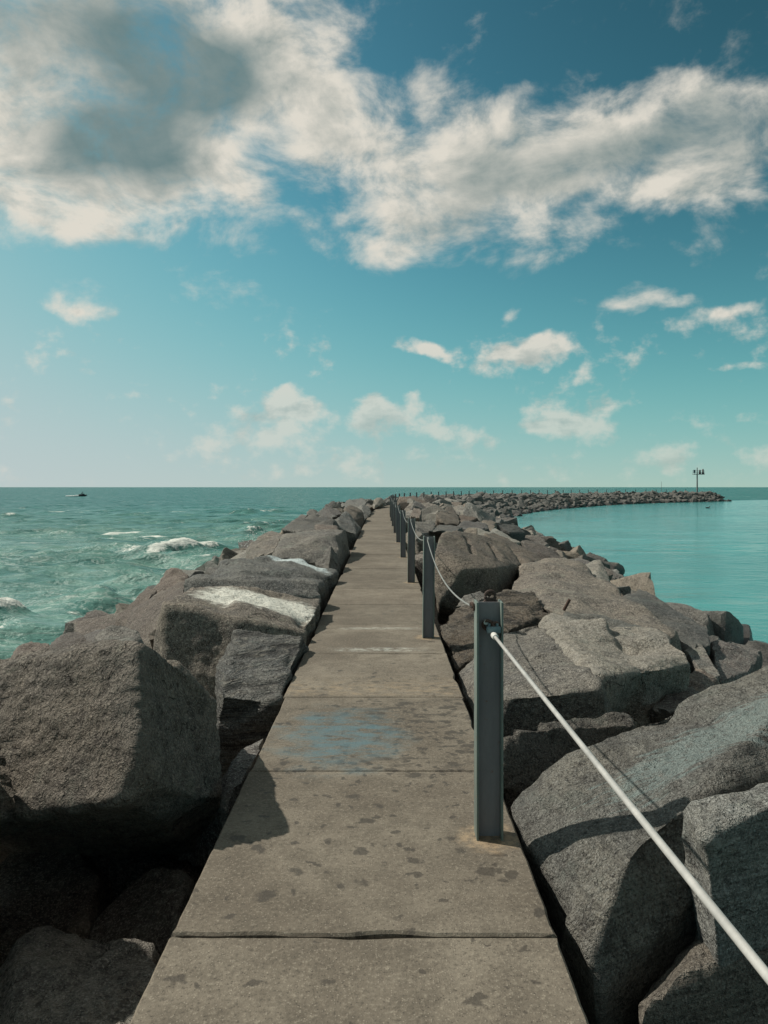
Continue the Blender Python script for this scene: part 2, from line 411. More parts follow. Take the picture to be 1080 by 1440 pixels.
    c = b.mix(b.m('MULTIPLY', sand, 0.5), c, (0.40, 0.31, 0.20, 1))
    for k in range(5):
        pk = (0.30 - .007 * k) * S, (2.204 + 2.92 * k) * S
        mp = b.mapping(pos, loc=(pk[0], pk[1] - .02, 0), scl=(.17, .17, 1e6), kind='TEXTURE')
        e = b.m('ADD', b.v('LENGTH', mp, out=1), b.m('MULTIPLY', b.m('SUBTRACT', b.noise(pos, 11.0, 6, 0.7), 0.5), 1.1))
        c = b.mix(b.m('MULTIPLY', b.ss(e, 1.0, 0.55), b.ss(b.noise(pos, 19.0, 5, 0.75), 0.36, 0.62, 0.15, 0.85)), c, (0.46, 0.35, 0.23, 1))
    val = b.ss(rnd, 0, 1, 0.64, 0.80, 'LINEAR')
    c = b.mix(1.0, c, b.comb(val, val, val), 'MULTIPLY')
    b.put(p.inputs['Base Color'], c)
    b.put(p.inputs['Roughness'], b.m('SUBTRACT', 0.9, b.m('MULTIPLY', wet, 0.25)))
    p.inputs['Specular IOR Level'].default_value = 0.25
    h = b.m('ADD', b.m('MULTIPLY', fine, 0.7), b.m('ADD', b.m('MULTIPLY', mid, 0.6), b.m('MULTIPLY', stone, 0.25)))
    b.put(p.inputs['Normal'], b.bump(h, 0.55, 0.012))
    return m

def water_mat():
    m, b, p = new_mat("sea_water_surface")
    pos = b.n('ShaderNodeNewGeometry').outputs['Position']
    at = b.n('ShaderNodeAttribute'); at.attribute_name = 'foam'
    ac = b.n('ShaderNodeAttribute'); ac.attribute_name = 'open_sea'
    sea = ac.outputs['Fac']
    big = b.noise(b.mapping(pos, rot=(0, 0, 0.25), scl=(0.6, 1.6, 1)), 0.05, 5, 0.6)
    med = b.noise(b.mapping(pos, rot=(0, 0, 0.2), scl=(0.7, 1.5, 1)), 0.35, 5, 0.6)
    c_sea = b.mix(b.ss(med, 0.35, 0.65), (0.062, 0.170, 0.148, 1), (0.120, 0.245, 0.208, 1))
    c_bay = b.mix(b.ss(big, 0.35, 0.65), (0.038, 0.215, 0.205, 1), (0.060, 0.275, 0.258, 1))
    deep = b.ss(b.xyz(pos)[1], 30.0, 170.0)
    c_sea = b.mix(deep, c_sea, b.mix(b.ss(med, 0.35, 0.65), (0.016, 0.100, 0.094, 1), (0.032, 0.145, 0.132, 1)))
    c = b.mix(sea, c_bay, c_sea)
    # foam: torn lace where crests break, flecks all over the open sea
    fn = b.noise(b.mapping(pos, scl=(1, 1, 1)), 2.6, 9, 0.8, dist=0.8)
    fo = b.ss(b.m('ADD', at.outputs['Fac'], b.m('MULTIPLY', b.m('SUBTRACT', fn, 0.5), 2.3)), 0.50, 0.80)
    caps_n = b.noise(b.mapping(pos, rot=(0, 0, 0.12), scl=(0.40, 1.0, 1)), 0.50, 6, 0.70)
    caps_m = b.noise(b.mapping(pos, loc=(31, 7, 0), scl=(0.5, 0.8, 1)), 0.06, 3, 0.5)
    caps = b.ss(b.m('ADD', caps_n, b.m('MULTIPLY', b.m('SUBTRACT', caps_m, 0.5), 0.35)), 0.640, 0.70)
    caps = b.m('MULTIPLY', caps, sea)
    lace_n = b.noise(b.mapping(pos, rot=(0, 0, 0.15), scl=(0.55, 1.0, 1)), 0.75, 4, 0.6, dist=1.2)
    lace = b.m('MULTIPLY', b.ss(b.m('ABSOLUTE', b.m('SUBTRACT', lace_n, 0.5)), 0.035, 0.0), b.ss(caps_m, 0.42, 0.60))
    lace = b.m('MULTIPLY', b.m('MULTIPLY', lace, sea), b.ss(b.xyz(pos)[1], 90.0, 25.0, 0.0, 0.22))
    fo = b.m('MAXIMUM', fo, b.m('MAXIMUM', lace, b.m('MULTIPLY', caps, 0.85)))
    c = b.mix(fo, c, (0.72, 0.74, 0.68, 1))
    b.put(p.inputs['Base Color'], c)
    b.put(p.inputs['Roughness'], b.m('ADD', b.m('MULTIPLY', fo, 0.6), b.m('ADD', 0.10, b.m('MULTIPLY', sea, 0.12))))
    p.inputs['IOR'].default_value = 1.33
    b.put(p.inputs['Specular IOR Level'], b.m('MULTIPLY', b.ss(sea, 0, 1, 0.5, 0.22, 'LINEAR'), b.ss(b.m('MULTIPLY', sea, b.ss(b.xyz(pos)[1], 25.0, 160.0)), 0, 1, 1.0, 0.15, 'LINEAR')))
    w1 = b.noise(b.mapping(pos, rot=(0, 0, 0.2), scl=(0.55, 1.2, 1)), 1.6, 6, 0.62)
    w2 = b.noise(b.mapping(pos, rot=(0, 0, -0.25), scl=(0.6, 1.1, 1)), 0.33, 5, 0.6)
    w3 = b.noise(b.mapping(pos, rot=(0, 0, 0.1), scl=(0.5, 1.1, 1)), 0.06, 5, 0.6)
    amp = b.ss(sea, 0, 1, 0.30, 1.0, 'LINEAR')
    h = b.m('ADD', b.m('MULTIPLY', w1, 0.24), b.m('ADD', b.m('MULTIPLY', w2, 0.42), b.m('MULTIPLY', b.m('MULTIPLY', w3, sea), 1.6)))
    h = b.m('MULTIPLY', h, amp)
    nb = b.bump(h, 1.0, 1.0)
    # slopes of the waves too small and too far to be built
    far = b.ss(b.xyz(pos)[1], 25.0, 160.0)
    tl = b.v('SUBTRACT', b.noise(b.mapping(pos, scl=(0.6, 1.0, 1)), 0.9, 3, 0.7, out=1), (0.5, 0.5, 0.5))
    tl = b.v('MULTIPLY', tl, (1, 1, 0))
    ruffle = b.ss(b.noise(b.mapping(pos, rot=(0, 0, 0.1), scl=(0.16, 1.0, 1)), 0.16, 4, 0.6), 0.42, 0.62)
    amt = b.m('ADD', b.m('MULTIPLY', b.m('MULTIPLY', far, sea), 2.6), b.m('MULTIPLY', b.m('SUBTRACT', 1.0, sea), b.m('ADD', 0.10, b.m('MULTIPLY', ruffle, 0.75))))
    tl = b.scale(tl, b.m('ADD', amt, 0.02))
    b.put(p.inputs['Normal'], b.v('NORMALIZE', b.v('ADD', nb, tl)))
    return m

M = {}
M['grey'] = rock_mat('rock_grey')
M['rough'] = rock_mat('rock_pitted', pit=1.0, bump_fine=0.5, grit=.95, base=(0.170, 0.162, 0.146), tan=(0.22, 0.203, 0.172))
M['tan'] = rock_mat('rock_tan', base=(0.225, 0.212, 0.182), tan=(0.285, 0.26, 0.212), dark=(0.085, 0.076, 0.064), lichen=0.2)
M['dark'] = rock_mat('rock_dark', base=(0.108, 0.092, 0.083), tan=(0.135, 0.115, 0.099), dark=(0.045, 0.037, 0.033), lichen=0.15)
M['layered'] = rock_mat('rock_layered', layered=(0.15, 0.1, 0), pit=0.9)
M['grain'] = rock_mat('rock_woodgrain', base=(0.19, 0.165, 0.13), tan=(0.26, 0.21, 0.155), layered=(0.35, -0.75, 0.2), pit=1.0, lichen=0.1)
M['concrete'] = concrete_mat()
M['water'] = water_mat()
M['post'] = metal_mat('post_paint', (0.16, 0.152, 0.162), (0.21, 0.203, 0.212), 0.5, 0.3)
M['flange'] = metal_mat('post_edge_paint', (0.11, 0.14, 0.125), (0.17, 0.21, 0.185), 0.55, 0.45)
M['rust'] = metal_mat('rusty_iron', (0.045, 0.028, 0.022), (0.09, 0.05, 0.035), 0.8, 0.5)
M['zinc'] = metal_mat('galvanised', (0.30, 0.32, 0.31), (0.42, 0.43, 0.41), 0.45, 0.0, 0.6)
M['clamp'] = metal_mat('clamp_steel', (0.10, 0.15, 0.17), (0.16, 0.22, 0.24), 0.5, 0.1, 0.3)
M['rope'] = metal_mat('rope_sleeve', (0.30, 0.30, 0.285), (0.44, 0.435, 0.41), 0.5)
M['rope_grey'] = metal_mat('steel_rope', (0.17, 0.175, 0.165), (0.27, 0.27, 0.25), 0.5)
M['grout'] = metal_mat('grout_sand', (0.30, 0.235, 0.16), (0.37, 0.29, 0.195), 0.95)
M['white'] = metal_mat('white_paint', (0.5, 0.5, 0.47), (0.6, 0.6, 0.56), 0.5)
M['lantern'] = metal_mat('lantern_dark', (0.05, 0.03, 0.03), (0.08, 0.04, 0.04), 0.4)
M['panel'] = metal_mat('solar_panel', (0.03, 0.07, 0.10), (0.04, 0.08, 0.11), 0.2)
M['galv_pole'] = metal_mat('tower_pole_grey', (0.12, 0.13, 0.13), (0.17, 0.18, 0.17), 0.5)
M['black'] = metal_mat('wetsuit_black', (0.02, 0.02, 0.024), (0.03, 0.03, 0.034), 0.5)
M['bird'] = metal_mat('dark_feathers', (0.025, 0.022, 0.02), (0.05, 0.045, 0.04), 0.7)

# ------------------------------------------------------------------ the line of the jetty
KN = np.array([0, 4, 8, 11, 14, 17, 20, 24, 28, 33, 38, 43, 47.]) * 2.92
TH = np.radians([-0.1, -0.3, 0.0, 2.2, 7.6, 12.7, 16.2, 21.3, 29.8, 31.0, 40.0, 49.5, 50.7])
ds = 0.05
s_arr = np.arange(0, 152, ds)
th_arr = np.interp(s_arr + ds / 2, KN, TH)
px_arr = 0.30 - 0.346 + np.concatenate([[0], np.cumsum(ds * np.sin(th_arr))[:-1]])
py_arr = 2.204 + np.concatenate([[0], np.cumsum(ds * np.cos(th_arr))[:-1]])
def path(s):      # arc length from the first post, units of S -> centre x, y, heading
    if s < 0: return -0.046, 2.204 + s, 0.0
    i = min(int(round(s / ds)), len(s_arr) - 1)
    return px_arr[i], py_arr[i], th_arr[i]
def lat(s, t, z=0.0):   # point t to the right of the centre line, metres
    x, y, h = path(s)
    return Vector(((x + t * math.cos(h)) * S, (y - t * math.sin(h)) * S, z * S))

HALF = 0.427
# water ------------------------------------------------------------
def build_water():
    def grow(a, step, f, lim):
        out = []
        while a < lim:
            a += step; step *= f; out.append(a)
        return out
    xs = list(np.arange(-62, -5, 0.23)) + list(np.arange(-5, 8, 1.0)) + list(np.arange(8, 60, 0.6))
    right = grow(xs[-1], 0.8, 1.10, 30000); left = [-v for v in grow(62, 0.4, 1.10, 30000)][::-1]
    xs = np.array(left + xs + right)
    ys = np.array([-v for v in grow(10, 1.5, 1.3, 3000)][::-1] + list(np.arange(-10, 9, 1.0)) + list(np.arange(9, 75, 0.17)) + grow(75, 0.2, 1.022, 30000))
    gx, gy = np.meshgrid(xs, ys)
    dxs = np.gradient(xs); dys = np.gradient(ys)
    sx, sy = np.meshgrid(dxs, dys)
    X = gx.ravel(); Y = gy.ravel()
    # side of the jetty
    pp = np.stack([px_arr[::12], py_arr[::12]], 1) * S; hh = th_arr[::12]
    best = np.full(len(X), 1e18); lat_ = np.zeros(len(X)); end = np.zeros(len(X), bool)
    for i in range(len(pp)):
        ddx = X - pp[i, 0]; ddy = Y - pp[i, 1]; dd = ddx * ddx + ddy * ddy
        k = dd < best; best[k] = dd[k]; lat_[k] = (ddx * math.cos(hh[i]) - ddy * math.sin(hh[i]))[k]; end[k] = i == len(pp) - 1
    shelter = np.clip((lat_ - 1) / 6.0, 0, 1)
    ex, ey = pp[-1]
    shelter = np.where(end, np.clip(1 - (Y - ey + 0.0 * X) / 25.0, 0, 1) * shelter, shelter)
    sea = 1 - shelter
    rs = np.random.RandomState(11)
    Z = np.zeros(len(X)); slope = np.zeros(len(X)); DX = np.zeros(len(X)); DY = np.zeros(len(X))
    SX = sx.ravel(); SY = sy.ravel()
    warp = perlin(np.stack([X / 23.0, Y / 17.0, 0 * X], 1)) * 2.5
    grp = 0.65 + 0.7 * perlin(np.stack([X / 14.0 + 5, Y / 11.0, 0 * X + 3], 1))
    for i in range(44):
        lam = 0.8 * (10.0 / 0.8) ** (rs.rand())
        a = math.radians(262 + rs.normal() * 27)
        kx, ky = math.cos(a) * 2 * math.pi / lam, math.sin(a) * 2 * math.pi / lam
        amp = 0.0145 * lam ** 0.55
        att = np.clip(lam / (2.6 * (abs(math.cos(a)) * SX + abs(math.sin(a)) * SY)) - 0.6, 0, 1)
        ph = kx * X + ky * Y + rs.rand() * 6.28 + warp * (1.5 / lam + 0.3)
        A = amp * att * grp
        Z += A * np.sin(ph)
        DX += A * math.cos(a) * np.cos(ph) * 0.9; DY += A * math.sin(a) * np.cos(ph) * 0.9
    shoal = 1 + 0.5 * np.clip(1 - np.abs(lat_ + 14) / 16, 0, 1) * sea
    Z *= shoal
    foam = np.clip((Z - 0.27) / 0.30, 0, 1) * 0.70
    # named breakers: crest from a to b (metres), height, foam
    def crest(pxa, pya, pxb, pyb, hgt, wid, fm, tail):
        Da = 2.25 * F / (pya - HZ); Db = 2.25 * F / (pyb - HZ)
        a = np.array([(pxa - 540) / F * Da, Da]) * S; c = np.array([(pxb - 540) / F * Db, Db]) * S
        d = c - a; L = np.linalg.norm(d); d /= L; nrm = np.array([d[1], -d[0]])
        if nrm[1] > 0: nrm = -nrm               # towards the viewer
        u = ((X - a[0]) * d[0] + (Y - a[1]) * d[1]) / L
        v = (X - a[0]) * nrm[0] + (Y - a[1]) * nrm[1]
        v = v + 0.5 * perlin(np.stack([u * L / 2.2, 0 * u + hgt * 7, 0 * u], 1))
        env = np.clip(1 - np.abs(2 * u - 1) ** 3, 0, 1) * (np.abs(u - .5) < .5)
        h_ = np.where(v > 0, np.exp(-(v / (wid * 0.45)) ** 2), np.exp(-(v / (wid * 1.3)) ** 2))
        edge = 0.75 + 0.5 * perlin(np.stack([X / 0.9, Y / 0.9, 0 * X + 1], 1))
        fo = np.exp(-((v - 0.05 * wid) / (wid * 0.42)) ** 2) * env * fm * edge
        fo = np.maximum(fo, np.clip(-v / (wid * 2), 0, 1) * np.exp(-(v / (wid * 3.2)) ** 2) * env * fm * tail)
        return hgt * env * h_, fo
    Zc = np.zeros(len(X))
    for q in [(186, 782, 314, 770, 0.60, 1.2, 1.45, .8), (-40, 878, 40, 858, 0.55, 1.1, 1.6, 1.0), (40, 862, 175, 843, 0.42, 1.2, .45, .2), (100, 802, 200, 790, .3, 1.2, .5, .3),
              (-20, 905, 20, 880, .3, .7, .8, .6), (195, 812, 240, 806, .25, .8, .75, .7), (320, 741, 420, 734, .35, 1.6, .55, .5), (0, 727, 30, 726, .35, 2.5, .8, .2), (330, 722, 400, 720, .4, 2.5, .75, .2),
              (455, 697, 486, 696.5, .5, 5, .9, .2), (40, 733, 75, 732, .3, 2.2, .55, .3), (135, 838, 165, 833, .25, .6, .6, .5), (340, 752, 372, 746, .4, 1.0, .8, .8)]:
        z_, f_ = crest(*q); Zc += z_; foam = np.maximum(foam, f_)
    # wash along the rocks on the weather side
    wash = np.exp(-((lat_ + 4.6 * S + 0.9 * perlin(np.stack([X / 3, Y / 3, 0 * X], 1))) / 0.9) ** 2) * (Y < 90)
    foam = np.maximum(foam, wash * (0.42 + 0.35 * perlin(np.stack([X / 5, Y / 5, 0 * X + 9], 1))))
    damp = 0.05 + 0.95 * sea
    near_att = np.clip(1.6 - np.maximum(SX * .5, SY) / 1.5, 0, 1)
    Zt = (Z * damp + Zc * sea) * near_att
    V = np.stack([X + DX * damp * near_att, Y + DY * damp * near_att, WATER + Zt], 1)
    nx, ny = len(xs), len(ys)
    idx = np.arange(nx * ny).reshape(ny, nx)
    quads = np.stack([idx[:-1, :-1], idx[:-1, 1:], idx[1:, 1:], idx[1:, :-1]], -1).reshape(-1, 4)
    me = bpy.data.meshes.new('sea_water')
    me.vertices.add(len(V)); me.vertices.foreach_set('co', V.ravel())
    me.loops.add(quads.size); me.loops.foreach_set('vertex_index', quads.ravel())
    me.polygons.add(len(quads)); me.polygons.foreach_set('loop_start', np.arange(0, quads.size, 4)); me.polygons.foreach_set('loop_total', np.full(len(quads), 4))
    me.polygons.foreach_set('use_smooth', np.ones(len(quads), bool))
    me.update(calc_edges=True)
    a = me.attributes.new('foam', 'FLOAT', 'POINT'); a.data.foreach_set('value', (foam * sea).astype(np.float32))
    a = me.attributes.new('open_sea', 'FLOAT', 'POINT'); a.data.foreach_set('value', sea.astype(np.float32))
    me.materials.append(M['water'])
    o = link('sea_water', me); o['kind'] = 'structure'
build_water()

# core of the breakwater under the stones ----------------------------
def build_core():
    ts = [-5.6, -4.6, -3.2, -2.0, -1.2, -.75, -.46, -.40, .40, .46, .75, 1.2, 2.0, 3.2, 4.4, 5.6, 6.6]
    zs = [-1.75, -1.35, -1.0, -.75, -.62, -.58, -.55, -.145, -.145, -.55, -.58, -.62, -.72, -.95, -1.15, -1.4, -1.8]
    sl = list(np.arange(-6, 30, .5)) + list(np.arange(30, 149, 1.0))
    V = []; Fc = []
    for i, s in enumerate(sl):
        e = max(0, (s - 139) / 5)
        for t, z in zip(ts, zs):
            p = lat(s, t, z - 1.2 * e * e)
            V.append((p.x, p.y, p.z))
    V = np.array(V)
    soft = (np.tile(np.abs(ts), len(sl)) > .5)
    V[:, 2] += np.where(soft, fbm(V * 1.3, 3) * 0.16, 0)
    n = len(ts)
    for i in range(len(sl) - 1):
        for k in range(n - 1):
            Fc.append((i * n + k, i * n + k + 1, (i + 1) * n + k + 1, (i + 1) * n + k))
    o = link('breakwater_core', mesh_np('breakwater_core', V, Fc, M['dark'], False)); o['kind'] = 'structure'
build_core()

# walkway slabs ------------------------------------------------------
def build_walkway():
    root = empty('walkway', (0, 0, 0)); root['kind'] = 'structure'
    rnd = random.Random(3)
    s0 = 1.714 - 2.204
    L = 0.97
    for k in range(-3, 149):
        a, c = s0 + k * L, s0 + (k + 1) * L
        if c > 140.5: break
        near = k < 9
        gap = (0.0045 if k < 2 else 0.0035)
        jl, jr = rnd.uniform(-.006, .006), rnd.uniform(-.006, .006)
        tl, tr = -HALF + jl, HALF + jr
        n = 26 if near else 2
        poly = []
        seg = [((a, tl), (a, tr)), ((a, tr), (c, tr)), ((c, tr), (c, tl)), ((c, tl), (a, tl))]
        gm = gap / S
        def corner(s, t):
            return lat(s + (gm if s == a else -gm), t, 0)
        out = []; inn = []
        cen = lat((a + c) / 2, 0, 0)
        for (p, q) in seg:
            P, Q = corner(*p), corner(*q)
            e = (Q - P).normalized(); inw = Vector((-e.y, e.x, 0))
            if (cen - P).dot(inw) < 0: inw = -inw
            for i in range(n):
                f = i / n
                pt = P.lerp(Q, f)
                j = 0
                if near and i > 0:
                    j = abs(float(perlin(np.array([[pt.x * 9, pt.y * 9, k * 3.3]]))[0])) * 0.006 + max(0, float(perlin(np.array([[pt.x * 3.1, pt.y * 3.1, k + 9.1]]))[0]) - .22) * 0.045
                out.append(pt + inw * j)
                inn.append(pt + inw * (j + 0.009) + (cen - pt).normalized() * (0.003 if i == 0 else 0))
        zt = rnd.uniform(-.003, .003)
        N = len(out)
        V = [(p.x - cen.x, p.y - cen.y, zt) for p in inn] + [(p.x - cen.x, p.y - cen.y, zt - .009) for p in out] + [(p.x - cen.x, p.y - cen.y, -.20) for p in out]
        Fc = [tuple(range(N))]
        for i in range(N):
            j = (i + 1) % N
            Fc.append((i, j, N + j, N + i)[::-1]); Fc.append((N + i, N + j, 2 * N + j, 2 * N + i)[::-1])
        me = mesh_np('slab', V, Fc, M['concrete'], False)
        bm = bmesh.new(); bm.from_mesh(me); bmesh.ops.recalc_face_normals(bm, faces=bm.faces); bm.to_mesh(me); bm.free()
        link('slab', me, root, (cen.x, cen.y, 0))
build_walkway()

# ------------------------------------------------------------------ rocks
_ico = {}
def ico(n):
    if n not in _ico:
        bm = bmesh.new(); bmesh.ops.create_icosphere(bm, subdivisions=n, radius=1)
        v = np.array([x.co[:] for x in bm.verts]); f = np.array([[q.index for q in x.verts] for x in bm.faces]); bm.free()
        v /= np.linalg.norm(v, axis=1)[:, None]
        _ico[n] = (v, f)
    return _ico[n]
def vnormals(V, Fi):
    a = V[Fi[:, 1]] - V[Fi[:, 0]]; b_ = V[Fi[:, 2]] - V[Fi[:, 0]]
    n = np.cross(a, b_); out = np.zeros_like(V)
    for k in range(3): np.add.at(out, Fi[:, k], n)
    return out / (np.linalg.norm(out, axis=1)[:, None] + 1e-12)
def hull_planes(P, flat=0.95):
    """outer planes of the hull; faces that nearly agree become one flat broken face"""
    bm = bmesh.new()
    for p in P: bm.verts.new(p)
    bmesh.ops.convex_hull(bm, input=bm.verts, use_existing_faces=False)
    c = P.mean(0); out = []
    for f in bm.faces:
        n = np.array(f.normal[:]); ct = np.array(f.calc_center_median()[:]); ar = f.calc_area()
        if ar < 1e-9: continue
        if n @ (ct - c) < 0: n = -n
        out.append((ar, n, ct))
    bm.free()
    out.sort(key=lambda q: -q[0])
    groups = []
    for ar, n, ct in out:
        for g in groups:
            if n @ g[0][1] > flat: g.append((ar, n, ct)); break
        else: groups.append([(ar, n, ct)])
    N, d = [], []
    for g in groups:
        n = sum(q[0] * q[1] for q in g); n = n / np.linalg.norm(n)
        N.append(n); d.append(sum(q[0] * (n @ q[2]) for q in g) / sum(q[0] for q in g))
    return np.array(N), np.array(d)
def rock_shape(P, sub, seed, sharp=500, rough=1.0, chips=4, chip=0.04, steps=1.0, bed=None, grooves=None, pitted=0.0, flat=0.94):
    """stone around the convex hull of P (n x 3, metres): flat broken faces, worn edges, chips, steps and pits"""
    rs = np.random.RandomState(seed)
    P = np.asarray(P, float)
    c = (P.max(0) + P.min(0)) / 2
    Q = P - c
    U, sg, Vt = np.linalg.svd(Q, full_matrices=False)
    ext = np.array([np.ptp(Q @ Vt[i]) for i in range(3)]) / 2
    ext = np.maximum(ext, ext.max() * 0.18)
    Qw = (Q @ Vt.T) / ext
    cw = (Qw.max(0) + Qw.min(0)) / 2
    Qw = Qw - cw
    N, d = hull_planes(Qw, flat)
    d = np.maximum(d, 0.03)
    for k in range(chips):
        n = rs.normal(size=3); n /= np.linalg.norm(n)
        s_ = (Qw @ n).max()
        N = np.vstack([N, n]); d = np.append(d, s_ * (1 - rs.uniform(0.2, 1.0) * chip))
    v, f = ico(sub)
    R = np.linalg.qr(rs.normal(size=(3, 3)))[0]
    dirs = v @ R.T
    q = np.maximum(0, dirs @ N.T) / d[None, :]
    m = q.max(1)
    r = 1.0 / (m * (((q / m[:, None]) ** sharp).sum(1)) ** (1.0 / sharp))
    V = ((dirs * r[:, None] + cw) * ext) @ Vt
    if np.linalg.det(R) * np.linalg.det(Vt) < 0: f = f[:, ::-1]
    size = float(np.mean(np.ptp(Q, axis=0)))
    nrm = vnormals(V, f)
    off = rs.uniform(0, 50, 3)
    g = V + off
    disp = 0.014 * size * fbm(g * (1.6 / size), 2) + 0.012 * rough * min(size, 1.6) * fbm(g * (5.0 / min(size, 1.6)), 3)
    if steps:
        ns = 34
        sd = V[rs.randint(0, len(V), ns)]
        gw = V + 0.05 * size * np.stack([perlin(g * (5 / size)), perlin(g * (5 / size) + 9), perlin(g * (5 / size) + 21)], 1)
        ww = np.zeros(len(V)); val = np.zeros(len(V)); dd = np.stack([((gw - q) ** 2).sum(1) for q in sd], 1)
        dm = dd.min(1)
        for i in range(ns):     # each cell is a broken facet: its own depth and its own tilt
            w_ = np.exp(-(dd[:, i] - dm) / (size * size * (0.0026 if sub >= 6 else 0.0045)))
            ww += w_; val += w_ * (0.012 * min(size, 1.5) * np.clip(rs.normal(), -1.5, 1.5) + (V - sd[i]) @ (rs.normal(size=3) * 0.085))
        sv_ = val / ww
        for _ in range(3):
            acc = np.zeros(len(V)); cnt = np.zeros(len(V))
            for a_, b2 in ((0, 1), (1, 2), (2, 0)):
                np.add.at(acc, f[:, a_], sv_[f[:, b2]]); np.add.at(cnt, f[:, a_], 1)
            sv_ = .4 * sv_ + .6 * acc / cnt
        disp += steps * sv_
    if bed is not None:
        bn = np.array(bed[:3], float); bn /= np.linalg.norm(bn)
        h_ = V @ bn * bed[3] + 0.35 * perlin(g * 2.5)
        lay = perlin(np.stack([h_, g[:, 0] * .5, g[:, 1] * .5], 1)) + .5 * perlin(np.stack([h_ * 2.3, g[:, 0], g[:, 1]], 1))
        disp += bed[4] * np.sign(lay) * np.abs(lay) ** .6
    if sub >= 5: disp += rough * 0.0055 * fbm(g * 14, 3, .6)
    if pitted: pn = fbm(g * np.array([13, 13, 19.]), 3, .6); disp += pitted * (0.6 - 1.6 * np.abs(pn)) + pitted * .7 * perlin(g * 6)
    V = V + nrm * disp[:, None]
    if grooves:
        for (a, b_, rad, dep, fn_) in grooves:
            a = np.array(a) - c; b_ = np.array(b_) - c; ab = b_ - a
            tt = np.clip(((V - a) @ ab) / (ab @ ab), 0, 1)
            dv = V - (a + tt[:, None] * ab); fn_ = np.array(fn_) / np.linalg.norm(fn_); dv = dv - (dv @ fn_)[:, None] * fn_
            dist = np.where(nrm @ fn_ > .5, np.linalg.norm(dv, axis=1), 9)
            V = V - nrm * (dep * np.clip(1 - (dist / rad) ** 2, 0, 1) ** .5)[:, None]
    return V, f, c

rock_no = 0
def hero(label, pts, hid=(), mat='grey', sub=5, group=None, name='boulder', cat='boulder', **kw):
    """pts: (photo x, photo y, distance); hid: points out of sight, x, y, z in units of S"""
    global rock_no
    rock_no += 1
    P = [W(*p) for p in pts] + [Vector(h) * S for h in hid]
    P = np.array([p[:] for p in P])
    V, f, c = rock_shape(P, sub, 100 + rock_no, **kw)
    base = np.array([c[0], c[1], V[:, 2].min() + c[2]])
    me = mesh_np(name, V + c - base, f, M[mat], True, 0 if sub >= 6 else 34)
    o = link(name, me, None, tuple(base))
    return tag(o, label, cat, group)


WHITE = (0.74, 0.80, 0.76)
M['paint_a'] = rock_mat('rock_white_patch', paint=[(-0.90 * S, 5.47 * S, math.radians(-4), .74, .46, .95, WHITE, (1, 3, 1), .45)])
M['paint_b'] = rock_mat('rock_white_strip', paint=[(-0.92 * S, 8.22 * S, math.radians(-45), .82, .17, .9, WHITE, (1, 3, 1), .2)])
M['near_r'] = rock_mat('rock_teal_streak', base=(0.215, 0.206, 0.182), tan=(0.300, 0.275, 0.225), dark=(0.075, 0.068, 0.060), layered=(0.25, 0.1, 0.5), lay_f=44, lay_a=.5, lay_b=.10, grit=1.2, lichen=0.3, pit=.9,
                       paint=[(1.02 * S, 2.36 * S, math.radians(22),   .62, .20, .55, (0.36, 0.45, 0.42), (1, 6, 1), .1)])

def hp(*q): return [tuple(v) for v in q]
# ---- left side, from near to far
hero('huge pitted boulder at left with a vertical drill groove, jutting over a dark hollow',
     [(198, 903, 2.36), (202, 1112, 2.18), (245, 930, 2.72), (275, 952, 2.84), (297, 985, 2.85), (315, 1035, 2.8), (318, 1095, 2.72), (312, 1126, 2.68), (260, 1126, 2.42),
      (0, 940, 2.85), (60, 922, 2.78), (130, 900, 2.62), (0, 1150, 2.36), (90, 1138, 2.27), (-150, 970, 3.1), (-150, 1165, 2.5)],
     hp((-.8, 3.3, .15), (-1.6, 3.4, .12), (-1.8, 3.2, -.55), (-.70, 3.0, -.5), (-2.1, 3.0, .2)), 'rough', 6, pitted=.016, steps=.25, sharp=800, chips=3, chip=.03,
     grooves=[(W(30, 985, 2.70), W(26, 1150, 2.34), .040, .075, (-.62, -.735, .276))])
hero('unseen tall boulder added outside the left edge to shade the hollow',
     [], hp((-1.22, 2.2, .50), (-1.18, 1.5, .45), (-1.15, .9, .35), (-2.0, 2.3, .45), (-2.1, 1.0, .4), (-1.42, 2.6, -.05), (-1.42, 2.7, -.6), (-1.2, .9, -.5), (-2.2, 2.3, -.5), (-2.2, .9, -.5)), 'rough', 5)  # added out of view so that its shadow darkens the hollow
hero('small weathered boulder perched behind the crest of the huge left boulder',
     [(138, 897, 2.95), (150, 884, 3.0), (170, 878, 3.0), (192, 884, 2.95), (204, 903, 2.9), (190, 912, 2.8), (150, 908, 2.8)], hp((-1.0, 3.2, .3), (-1.2, 3.2, .25), (-.95, 3.1, .2)), 'rough', 4)
hero('low rough rock at the bottom left corner beside the walkway edge',
     [(9, 1341, 2.1), (22, 1318, 2.16), (55, 1307, 2.2), (107, 1305, 2.2), (128, 1311, 2.17), (163, 1330, 2.1), (218, 1355, 2.02), (240, 1440, 1.75), (10, 1440, 1.75), (150, 1480, 1.6)],
     hp((-1.1, 1.5, -.5), (-.6, 1.5, -.5), (-.55, 2.1, -.6), (-1.1, 2.3, -.7)), 'rough', 6, pitted=.008)
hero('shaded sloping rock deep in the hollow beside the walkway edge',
     [(128, 1309, 2.5), (167, 1259, 2.6), (218, 1218, 2.65), (267, 1237, 2.55), (240, 1330, 2.3)], hp((-.9, 2.3, -.75), (-.55, 2.2, -.7), (-.6, 3.0, -.7), (-1.1, 2.9, -.7)), 'dark', 5)
